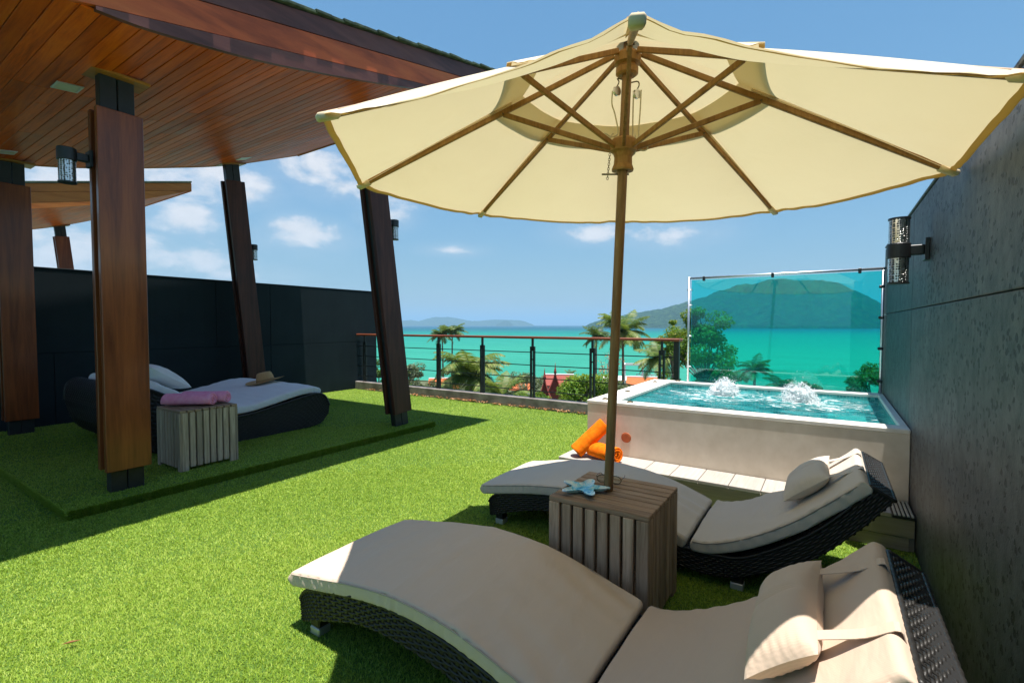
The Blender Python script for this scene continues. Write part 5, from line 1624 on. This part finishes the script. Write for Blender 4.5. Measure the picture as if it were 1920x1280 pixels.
# ================================================================== VEGETATION AND BUILDINGS BELOW
def set_tone(o, tone, per_face):
    a_ = o.data.attributes.new('tone', 'FLOAT', 'FACE' if per_face else 'POINT')
    a_.data.foreach_set('value', np.asarray(tone, dtype=np.float32))
def ground_z(p):
    r_ = math.hypot(p[0], p[1])
    return -9.6 - 5.6 * min(1, max(0, (r_ - 15) / 120))
def palm(label, px, py, dist, rad, nf, mat, seed, group='palms below the terrace', lean=0.0, droop=1.0, trunk=True):
    """coconut palm: crown centre at (px, py) seen at a distance"""
    rs = np.random.default_rng(seed)
    c = at_dist(px, py, dist)
    gz = ground_z(c)
    base = np.array([c[0] + lean * (c[2] - gz) * _rt[0], c[1] + lean * (c[2] - gz) * _rt[1], gz - 0.2])
    root = thing('palm_tree', label, 'palm tree', tuple(base), group)
    P = spline([base, base * 0.66 + c * 0.34 + np.array([0.2, 0, 0]) * lean * 3, base * 0.3 + c * 0.7, c - np.array([0, 0, 0.1])], 22)
    part('trunk', tube(P, np.linspace(0.2, 0.11, 22) * (1 + 0.06 * np.sin(np.arange(22) * 2.4)), 9), M['bark'], root, smooth=True)
    V, F, tone = [], [], []
    for k in range(nf):
        az_ = k * 2.399 + rs.uniform(-0.3, 0.3)
        e0 = rs.uniform(-0.35, 1.25)
        L = rad * rs.uniform(0.85, 1.15)
        hd = np.array([math.cos(az_), math.sin(az_), 0])
        pts = []
        p = c.copy(); ang = e0
        ns = 12
        dr = droop * rs.uniform(0.07, 0.16)
        for s in range(ns + 1):
            pts.append(p.copy())
            p = p + (hd * math.cos(ang) + np.array([0, 0, math.sin(ang)])) * L / ns
            ang -= dr * (0.5 + s / ns)
        pts = np.array(pts)
        sd = np.cross(hd, [0, 0, 1])
        tb = rs.uniform(0.1, 0.9)
        if e0 < -0.1: tb = min(1, tb + 0.35)
        nl_ = 30
        for q in range(nl_):
            s = (q + 1.2) / (nl_ + 1)
            x = s * ns; i = min(int(x), ns - 1); f = x - i
            o_ = pts[i] * (1 - f) + pts[i + 1] * f
            tg_ = pts[min(i + 1, ns)] - pts[i]; tg_ /= np.linalg.norm(tg_) + 1e-9
            ll = rad * 0.34 * math.sin(math.pi * (0.18 + 0.78 * s)) * rs.uniform(0.8, 1.15)
            for sg_ in (-1, 1):
                d = sd * sg_ * 0.82 + tg_ * 0.55 + np.array([0, 0, -0.20 - 0.30 * rs.random()])
                d /= np.linalg.norm(d)
                wv = tg_ * rad * 0.014
                b_ = len(V)
                mid = o_ + d * ll * 0.55 + np.array([0, 0, 0.02 * ll])
                tip = o_ + d * ll + np.array([0, 0, -0.14 * ll])
                V += [o_ - wv, o_ + wv, mid + wv * 1.2, mid - wv * 1.2, tip]
                F += [(b_, b_ + 1, b_ + 2, b_ + 3), (b_ + 3, b_ + 2, b_ + 4)]
                tt = min(1, max(0, tb + rs.uniform(-0.25, 0.25)))
                tone += [tt, tt]
        b_ = len(V)
        tv, tf = tube(pts, np.linspace(0.022, 0.006, ns + 1) * rad / 2.5, 4)
        V += list(tv); F += [tuple(z + b_ for z in q) for q in tf]; tone += [0.85] * len(tf)
    cr_ = part('crown', (np.array(V), F), mat, root)
    set_tone(cr_, tone, True)
    # coconuts / boot under the crown
    nuts = [(ICO[0] * 0.11 * rad / 2.5 + c + np.array([math.cos(q * 1.3) * 0.16, math.sin(q * 1.3) * 0.16, -0.28]), ICO[1]) for q in range(5)]
    part('coconuts', join(*nuts), M['bark'], root, smooth=True)
    return root
def tree(name, label, px, py, dist, rx, rz, nleaf, leaf, mat, seed, cat='tree', group=None, bark='bark', clumps=26, flat=1.0, tone_b=0.0):
    """crown centre at (px,py); leaves in uneven clumps on limbs"""
    rs = np.random.default_rng(seed)
    c = at_dist(px, py, dist)
    gz = ground_z(c)
    base = np.array([c[0], c[1], gz - 0.2])
    root = thing(name, label, cat, tuple(base), group)
    fork = c - np.array([0, 0, rz * 0.75])
    if fork[2] < gz + 0.3: fork[2] = gz + 0.3
    tr_ = [tube(spline([base, base * 0.5 + fork * 0.5 + rs.normal(0, 0.12, 3), fork], 8), np.linspace(0.17, 0.11, 8) * rx / 2.0, 8)]
    cl_ = []
    for k in range(clumps):
        d = rs.normal(0, 1, 3); d /= np.linalg.norm(d)
        if d[2] < -0.5: d[2] *= -0.5
        r_ = rs.uniform(0.45, 1.0) ** 0.6
        cp_ = c + d * r_ * np.array([rx, rx * 0.9, rz]) * rs.uniform(0.75, 1.08)
        cl_.append((cp_, rs.uniform(0.20, 0.36) * min(rx, rz * 1.3), rs.uniform(-0.2, 0.2)))
        if k % 2 == 0:
            m_ = fork * 0.4 + cp_ * 0.6 + rs.normal(0, 0.1 * rx, 3)
            tr_.append(tube(spline([fork - np.array([0, 0, 0.1]), m_, cp_], 7), np.linspace(0.07, 0.014, 7) * rx / 2.0, 5))
    part('trunk', join(*tr_), M[bark], root, smooth=True)
    n = nleaf
    ci = rs.integers(0, clumps, n)
    C = np.array([q[0] for q in cl_])[ci]; S = np.array([q[1] for q in cl_])[ci]; TB = np.array([q[2] for q in cl_])[ci]
    off = rs.normal(0, 1, (n, 3)); off /= np.linalg.norm(off, axis=1)[:, None] + 1e-9
    rr = rs.uniform(0.25, 1.0, n) ** 0.5
    P = C + off * (S * rr)[:, None] * np.array([1.15, 1.15, 0.85 * flat])
    nrm_ = off + rs.normal(0, 0.6, (n, 3)) + np.array([0, 0, 0.5]); nrm_ /= np.linalg.norm(nrm_, axis=1)[:, None]
    t1 = np.cross(nrm_, rs.normal(0, 1, (n, 3))); t1 /= np.linalg.norm(t1, axis=1)[:, None] + 1e-9
    t2 = np.cross(nrm_, t1)
    ls = leaf * rs.uniform(0.7, 1.35, n)
    a_ = P - t1 * ls[:, None]; b_ = P + t2 * (ls * 0.42)[:, None]; d_ = P - t2 * (ls * 0.42)[:, None]; e_ = P + t1 * ls[:, None] - nrm_ * (ls * 0.25)[:, None]
    V = np.stack([a_, b_, e_, d_], 1).reshape(-1, 3)
    F = np.arange(4 * n).reshape(-1, 4)
    cr_ = part('crown', (V, [tuple(q) for q in F]), mat, root)
    tone = np.clip(rs.beta(2.0, 2.4, n) + TB + tone_b, 0, 1)
    set_tone(cr_, tone, True)
    return root
palm('slim palm with a narrow crown, left of the tall pair', 829, 628, 92, 3.0, 24, M['frond_dark'], 1, lean=0.02)
palm('slim palm with a taller crown, right of the tall pair', 848, 621, 95, 3.2, 24, M['frond_dark'], 2, lean=-0.01)
palm('broad palm with long drooping fronds seen through the railing', 882, 704, 40, 3.6, 38, M['frond'], 3, droop=1.15)
palm('low palm crown behind the railing right of the broad palm', 940, 742, 36, 2.3, 22, M['frond'], 4)
palm('tall palm crossing the island skyline behind the parasol pole', 1168, 622, 58, 3.7, 30, M['frond'], 5, lean=0.01)
palm('small dark palm left of the tall palm by the parasol pole', 1118, 632, 74, 2.6, 22, M['frond_dark'], 6)
palm('tiny palm crown low behind the railing near the red roofs', 1068, 704, 95, 1.7, 16, M['frond_dark'], 7)
palm('palm with feathery fronds left of the leafy tree', 1236, 672, 40, 2.3, 24, M['frond'], 8)
palm('low dark palm seen through the tinted glass', 1415, 694, 55, 2.1, 20, M['frond_dark'], 9)
palm('lowest palm at the foot of the tinted glass', 1462, 722, 48, 1.6, 16, M['frond_dark'], 10)
tree('leafy_tree', 'tall leafy green tree behind the edge of the tinted glass', 1322, 655, 26, 1.65, 2.2, 9000, 0.085, M['leaf_yellow'], 21, clumps=34)
tree('leafy_tree', 'slender sparse green tree just right of the railing end post', 1262, 652, 30, 0.95, 1.9, 3600, 0.08, M['leaf_yellow'], 22, clumps=18)
tree('bush', 'bright green leafy bush seen through the railing by the parasol pole', 1092, 742, 30, 1.75, 1.5, 9000, 0.10, M['leaf_bright'], 23, cat='bush', clumps=36, tone_b=0.1)
tree('bush', 'pale silvery bush behind the slanted column by the railing', 772, 712, 62, 2.4, 2.6, 4200, 0.13, M['leaf_grey'], 24, cat='bush', bark='bark_pale', clumps=22)
tree('bush', 'low silvery shrub left of the broad palm', 812, 735, 62, 2.2, 1.4, 2600, 0.13, M['leaf_grey'], 25, cat='bush', bark='bark_pale', clumps=18)
tree('bush', 'silvery bush behind the railing left of the red spires', 985, 720, 58, 2.3, 1.6, 4200, 0.12, M['leaf_grey'], 26, cat='bush', bark='bark_pale', clumps=22)
tree('bush', 'small yellow-green bush at the foot of the broad palm', 846, 752, 34, 0.9, 0.6, 1800, 0.08, M['leaf_bright'], 27, cat='bush', clumps=14, tone_b=0.2)
tree('bush', 'dark green bush low behind the tinted glass', 1345, 712, 40, 2.3, 1.2, 4200, 0.10, M['leaf_mid'], 28, cat='bush', clumps=24)
tree('bush', 'round bush at the right edge of the tinted glass', 1640, 722, 42, 1.7, 1.6, 4200, 0.10, M['leaf_mid'], 29, cat='bush', clumps=24, tone_b=0.15)
tree('bare_tree', 'nearly bare reddish tree left of the parasol pole', 1142, 700, 46, 1.6, 2.6, 260, 0.10, M['dry_leaf'], 30, bark='bark_pale', clumps=30)
tree('bush', 'leafy shrub under the slender tree at the railing end', 1250, 730, 27, 1.0, 1.2, 2600, 0.08, M['leaf_bright'], 31, cat='bush', clumps=18)
tree('bush', 'green shrub filling the gap beside the dark wall end', 712, 716, 40, 1.0, 1.8, 2600, 0.10, M['leaf_mid'], 32, cat='bush', clumps=16)
tree('bush', 'low green hedge below the broad palm and orange roof', 925, 768, 34, 2.6, 0.9, 4200, 0.10, M['leaf_mid'], 33, cat='bush', clumps=26)

tree('bush', 'dense dark green shrub at the foot of the slanted column', 756, 745, 30, 1.4, 1.0, 3600, 0.09, M['leaf_mid'], 34, cat='bush', clumps=22)
tree('bush', 'yellowish shrub between the broad palm and the red spires', 1002, 752, 32, 1.3, 0.8, 3200, 0.09, M['leaf_yellow'], 35, cat='bush', clumps=20)
tree('bush', 'low silvery hedge behind the bright green bush', 1150, 735, 40, 1.9, 1.0, 3200, 0.10, M['leaf_grey'], 36, cat='bush', bark='bark_pale', clumps=22)
tree('bush', 'feathery green hedge at the foot of the tinted glass centre', 1500, 735, 40, 2.2, 0.9, 3200, 0.10, M['leaf_mid'], 37, cat='bush', clumps=22)
def house(name, label, px, py, dist, w_, d_, hgt, roof_h, roofm, wallm, windows=2, cat='house', group=None, over=0.4, hip=False):
    """gabled or hipped building whose eaves centre is seen at (px, py)"""
    c = at_dist(px, py, dist)
    z1 = c[2]; z0 = min(ground_z(c) - 0.3, z1 - hgt)
    root = thing(name, label, cat, (c[0], c[1], z0), group)
    f = np.array([c[0], c[1], 0]) / math.hypot(c[0], c[1]); s = np.array([f[1], -f[0], 0])
    ax = np.array([s, f, [0, 0, 1]])
    mid = np.array([c[0], c[1], (z0 + z1) / 2]) + f * d_ / 2
    part('wall', obox(mid, ax, (w_ / 2, d_ / 2, (z1 - z0) / 2)), M[wallm], root)
    e0 = np.array([c[0], c[1], z1 + 0.02]) + f * d_ / 2
    hw, hd = w_ / 2 + over, d_ / 2 + over
    rg = hw * (0.55 if hip else 1.0)
    V = [e0 - s * hw - f * hd, e0 + s * hw - f * hd, e0 + s * hw + f * hd, e0 - s * hw + f * hd, e0 - s * rg + [0, 0, roof_h], e0 + s * rg + [0, 0, roof_h]]
    V = np.array(V); V = np.vstack([V, V - np.array([0, 0, 0.12])])
    F = [(0, 1, 5, 4), (1, 2, 5), (2, 3, 4, 5), (3, 0, 4), (6, 10, 11, 7), (7, 11, 8), (8, 11, 10, 9), (9, 10, 6), (0, 6, 7, 1), (1, 7, 8, 2), (2, 8, 9, 3), (3, 9, 6, 0)]
    rf = part('roof', (V, F), M[roofm], root)
    part('ridge', bar(e0 - s * rg + np.array([0, 0, roof_h + 0.03]), e0 + s * rg + np.array([0, 0, roof_h + 0.03]), 0.25, 0.14, b=0.03), M['render_white'], rf)
    for k in range(windows):
        u = (k + 0.5) / windows - 0.5
        wc = np.array([c[0], c[1], z1 - 1.2]) + s * w_ * u - f * 0.012
        wf = part('window', obox(wc, ax, (0.45, 0.03, 0.55), 0.01), M['render_white'], root)
        part('pane', obox(wc - f * 0.032, ax, (0.38, 0.006, 0.48)), M['dark_glass'], wf)
    return root
house('house', 'white house with orange tiled roof behind the broad palm', 832, 728, 66, 3.4, 5.0, 3.0, 1.1, 'roof_orange', 'render_white', 2)
house('house', 'white house with orange tiled roof between the railing posts', 977, 730, 66, 2.6, 4.0, 3.0, 1.0, 'roof_orange', 'render_white', 2)
house('house', 'flat red roofed building behind the slanted column', 800, 744, 60, 5.2, 4.0, 3.0, 0.35, 'roof_red', 'render_white', 3)
house('house', 'white villa with low red roof beside the pool corner', 1212, 728, 52, 3.4, 5.0, 4.0, 0.9, 'roof_orange', 'render_white', 2)
house('house', 'white flat fronted villa behind the parasol pole', 1160, 712, 66, 3.4, 4.0, 4.0, 0.25, 'render_white', 'render_white', 2)
# white roof terrace frame and balustrade by the villa
c = at_dist(1188, 700, 64)
pg = thing('pergola', 'white square pergola frame above the villa right of the parasol pole', 'pergola', (c[0], c[1], c[2] - 3))
f = np.array([c[0], c[1], 0]) / math.hypot(c[0], c[1]); s = np.array([f[1], -f[0], 0])
hz1 = at_dist(1188, 684, 64)[2]
for a_ in (-1.15, 1.15):
    for b_ in (0, 2.2):
        q = c + s * a_ + f * b_
        part('post', bar((q[0], q[1], c[2] - 3), (q[0], q[1], hz1 - 0.081), 0.16, 0.16, up=(0, 1, 0)), M['render_white'], pg)
for b_ in (0, 2.2):
    part('beam', bar(np.array([*(c + s * -1.35 + f * b_)[:2], hz1]), np.array([*(c + s * 1.35 + f * b_)[:2], hz1]), 0.16, 0.16), M['render_white'], pg)
for a_ in (-1.15, 1.15):
    part('beam', bar(np.array([*(c + s * a_ + f * 0.081)[:2], hz1]), np.array([*(c + s * a_ + f * 2.119)[:2], hz1]), 0.14, 0.14), M['render_white'], pg)
c = at_dist(1222, 702, 60)
bl = thing('balustrade', 'white criss-cross balustrade on the villa terrace', 'balustrade', (c[0], c[1], c[2] - 0.6))
f = np.array([c[0], c[1], 0]) / math.hypot(c[0], c[1]); s = np.array([f[1], -f[0], 0])
part('top_rail', bar(c - s * 1.8, c + s * 1.8, 0.07, 0.07), M['render_white'], bl)
part('bottom_rail', bar(c - s * 1.8 - [0, 0, 0.75], c + s * 1.8 - [0, 0, 0.75], 0.07, 0.07), M['render_white'], bl)
for k in range(7):
    q = c + s * (-1.8 + 0.6 * k)
    part('baluster', bar(q - [0, 0, 0.036], q - np.array([0, 0, 0.714]), 0.05, 0.05, up=(0, 1, 0)), M['render_white'], bl)
    if k < 6:
        part('cross_brace', bar(q + s * 0.03 - [0, 0, 0.05], q + s * 0.57 - [0, 0, 0.70], 0.03, 0.04), M['render_white'], bl)
        part('cross_brace', bar(q + s * 0.03 - [0, 0, 0.70] + f * 0.035, q + s * 0.57 - [0, 0, 0.05] + f * 0.035, 0.03, 0.04), M['render_white'], bl)

# red temple-like roofs with spires
def spire_roof(label, px, py, dist, w_, hgt, spire, seed):
    """steep concave gable with white bargeboards and a tall finial; apex base at (px, py)"""
    c = at_dist(px, py, dist)
    root = thing('gabled_pavilion', label, 'building', (c[0], c[1], c[2] - hgt), 'red spired roofs')
    f = np.array([c[0], c[1], 0]) / math.hypot(c[0], c[1]); s = np.array([f[1], -f[0], 0])
    n = 14
    prof = []
    for k in range(n):
        u = k / (n - 1)
        prof.append((w_ / 2 * (0.10 * u + 0.90 * u ** 1.5), -hgt * u ** 0.92))
    for sg_ in (-1, 1):
        V, F = [], []
        for (a_, z_) in prof:
            for dd in (0, 3.0):
                V += [c + s * a_ * sg_ + f * dd + np.array([0, 0, z_]), c + s * a_ * sg_ * 0.97 + f * dd + np.array([0, 0, z_ - 0.10])]
        for k in range(n - 1):
            b_ = k * 4
            F += [(b_, b_ + 2, b_ + 6, b_ + 4), (b_ + 1, b_ + 5, b_ + 7, b_ + 3), (b_, b_ + 4, b_ + 5, b_ + 1), (b_ + 2, b_ + 3, b_ + 7, b_ + 6)]
        fixn(part('roof_slope', (np.array(V), F), M['roof_red'], root))
        part('bargeboard', tube([c + s * a_ * sg_ - f * 0.05 + np.array([0, 0, z_ + 0.02]) for (a_, z_) in prof], 0.06, 6), M['roof_red'], root, smooth=True)
    gv = [c + s * a_ * 0.9 + f * 0.1 + np.array([0, 0, z_ - 0.1]) for (a_, z_) in prof] + [c - s * a_ * 0.9 + f * 0.1 + np.array([0, 0, z_ - 0.1]) for (a_, z_) in prof[::-1]]
    part('gable', (np.array(gv), [tuple(range(len(gv)))]), M['roof_red'], root)
    part('spire', tube([c + np.array([0, 0, z_]) for z_ in (-0.15, 0.1, spire * 0.4, spire * 0.75, spire)], [0.17, 0.13, 0.07, 0.03, 0.008], 8), M['roof_red'], root, smooth=True)
    return root
spire_roof('front red gabled roof with a dark pointed spire', 1021, 708, 44, 2.6, 3.4, 0.95, 1)
spire_roof('rear red gabled roof with a taller spire', 1041, 697, 50, 3.4, 3.6, 1.0, 2)
c = at_dist(1040, 712, 53)
house('house', 'red roofed house with white gable behind the spired roofs', 1048, 722, 53, 2.6, 3.0, 3.5, 1.0, 'roof_red', 'render_white', 1)

# ================================================================== TURF BLADES
def blades(name, n_fn, x0, x1, y0, y1, z, excl, hgt, seed):
    rs = np.random.default_rng(seed)
    pts = []
    st = 0.25
    X = np.arange(x0, x1, st); Y = np.arange(y0, y1, st)
    for xx in X:
        for yy in Y:
            d = math.hypot(xx + st / 2, yy + st / 2)
            n = int(n_fn(d) * st * st)
            p = np.stack([rs.uniform(xx, xx + st, n), rs.uniform(yy, yy + st, n)], 1)
            pts.append(p)
    P = np.concatenate(pts)
    keep = (P[:, 0] > x0) & (P[:, 0] < x1) & (P[:, 1] > y0) & (P[:, 1] < y1)
    # only what the terrace can show: drop what lies far behind the camera
    fwd = P[:, 0] * _fw[0] + P[:, 1] * _fw[1]
    keep &= fwd > 0.35
    for (a_, b_, c_, d_) in excl:
        keep &= ~((P[:, 0] > a_) & (P[:, 0] < b_) & (P[:, 1] > c_) & (P[:, 1] < d_))
    return P[keep]
def dens(d): return 52000 if d < 3.2 else (30000 if d < 4.6 else (15000 if d < 6.5 else 9000))
excl = [(XL, mat_x1 + 0.0, mat_y0, mat_y1), (PX0, XW, BY1, PY1), (-1.93, XW, BY0 - 0.01, BY1 + 0.01), (-1.0, -0.7, 2.06, 2.38)]
P1 = blades('a', dens, XL, XW - 0.005, -0.2, 6.60, 0, excl, 0.02, 5)
P2 = blades('b', lambda d: dens(d) * 1.0, XL + 0.03, mat_x1 - 0.002, mat_y0 + 0.002, mat_y1 - 0.002, PZ, [], 0.02, 6)
# fringe of blades hanging over the mat's edge
rs = np.random.default_rng(9)
e1 = np.stack([np.full(30000, mat_x1 - 0.002), rs.uniform(mat_y0, mat_y1, 30000)], 1)
e2 = np.stack([rs.uniform(XL, mat_x1, 24000), np.full(24000, mat_y0 + 0.002)], 1)
def make_blades(name, P, Z, out, label, seed, hmin=0.006, hmax=0.0125):
    rs = np.random.default_rng(seed)
    n = len(P)
    dist = np.hypot(P[:, 0], P[:, 1])
    h = rs.uniform(hmin, hmax, n)
    a_ = rs.uniform(0, 2 * np.pi, n)
    lean = rs.uniform(0.25, 1.35, n) * h
    lx = np.cos(a_) * lean; ly = np.sin(a_) * lean
    if out is not None:
        lx = lx * 0.5 + out[:, 0] * rs.uniform(0.005, 0.02, n); ly = ly * 0.5 + out[:, 1] * rs.uniform(0.005, 0.02, n)
    b_ = a_ + rs.uniform(0.9, 2.2, n)
    wd = np.clip(0.0016 * dist / 2.5, 0.0017, 0.0036) * rs.uniform(0.8, 1.3, n)
    wx = np.cos(b_) * wd; wy = np.sin(b_) * wd
    base = np.column_stack([P, Z])
    V = np.empty((n, 3, 3))
    V[:, 0] = base + np.column_stack([wx, wy, np.zeros(n)])
    V[:, 1] = base - np.column_stack([wx, wy, np.zeros(n)])
    V[:, 2] = base + np.column_stack([lx, ly, h])
    me = bpy.data.meshes.new(name)
    me.vertices.add(3 * n); me.vertices.foreach_set('co', V.reshape(-1))
    me.loops.add(3 * n); me.loops.foreach_set('vertex_index', np.arange(3 * n, dtype=np.int32))
    me.polygons.add(n); me.polygons.foreach_set('loop_start', np.arange(0, 3 * n, 3, dtype=np.int32)); 
    me.update(calc_edges=True)
    cl_ = rs.random((400, 400)); ci_ = (P[:, 0] * 42).astype(int) % 400; cj_ = (P[:, 1] * 42 + 7 * np.sin(P[:, 0] * 9)).astype(int) % 400
    tone = np.clip(rs.beta(1.6, 1.7, n) + 0.10 * np.sin(P[:, 0] * 2.1 + 1.3 * np.sin(P[:, 1] * 1.7)) + 0.30 * (cl_[ci_, cj_] - 0.5), 0, 1)
    at = me.attributes.new('tone', 'FLOAT', 'FACE'); at.data.foreach_set('value', tone.astype(np.float32))
    me.materials.append(M['turf_blade'])
    o = bpy.data.objects.new(name, me); COL.objects.link(o)
    return tag(o, label, 'grass', kind='stuff')
make_blades('turf_blades', P1, np.zeros(len(P1)), None, 'short bright green artificial grass of the terrace lawn', 12)
make_blades('turf_blades', P2, np.full(len(P2), PZ), None, 'artificial grass on the raised mat under the pavilion', 13)
PE = np.concatenate([e1, e2])
OUT = np.concatenate([np.tile([1.0, 0], (len(e1), 1)), np.tile([0, -1.0], (len(e2), 1))])
make_blades('turf_blades', PE, rs.uniform(0.004, PZ + 0.006, len(PE)), OUT, 'fringe of grass along the raised mat edge', 14, 0.004, 0.018)

# dry leaves caught along the kerb
rs = np.random.default_rng(77)
V, F, tone = [], [], []
for k in range(330):
    x = rs.uniform(-8.0, -1.85); y = 6.60 - abs(rs.normal(0, 0.035)); 
    if rs.random() < 0.35: x = rs.uniform(-5.5, -2.2)
    z = 0.018 + rs.uniform(0, 0.02); L = rs.uniform(0.015, 0.04); a_ = rs.uniform(0, 6.28); tl_ = rs.uniform(-0.5, 0.5)
    d = np.array([math.cos(a_), math.sin(a_), tl_]); s = np.array([-math.sin(a_), math.cos(a_), rs.uniform(-0.4, 0.4)])
    p = np.array([x, y, z]); b_ = len(V)
    V += [p - d * L, p + s * L * 0.45 + [0, 0, 0.006], p + d * L, p - s * L * 0.45 + [0, 0, 0.006]]
    F.append((b_, b_ + 1, b_ + 2, b_ + 3)); tone.append(rs.random())
lv = mesh_obj('leaf_litter', V, F, M['dry_leaf']); set_tone(lv, tone, True)
tag(lv, 'dry brown leaves scattered along the foot of the kerb', 'leaves', kind='stuff')
V, F, tone = [], [], []
d = np.array([0.55, 0.8, 0.05]); d /= np.linalg.norm(d); s = np.array([-0.8, 0.55, 0])
p = np.array([-2.62, 0.62, 0.026])
lf = mesh_obj('fallen_leaf', [p - d * 0.035, p + s * 0.006 + [0, 0, 0.004], p + d * 0.035, p - s * 0.006 + [0, 0, 0.004], p - [0, 0, 0.003]], [(0, 1, 2), (0, 2, 3), (0, 4, 1), (1, 4, 2), (2, 4, 3), (3, 4, 0)], M['dry_leaf'])
set_tone(lf, [0.2] * 6, True)
tag(lf, 'thin dry brown leaf lying alone on the sunny lawn', 'leaf')
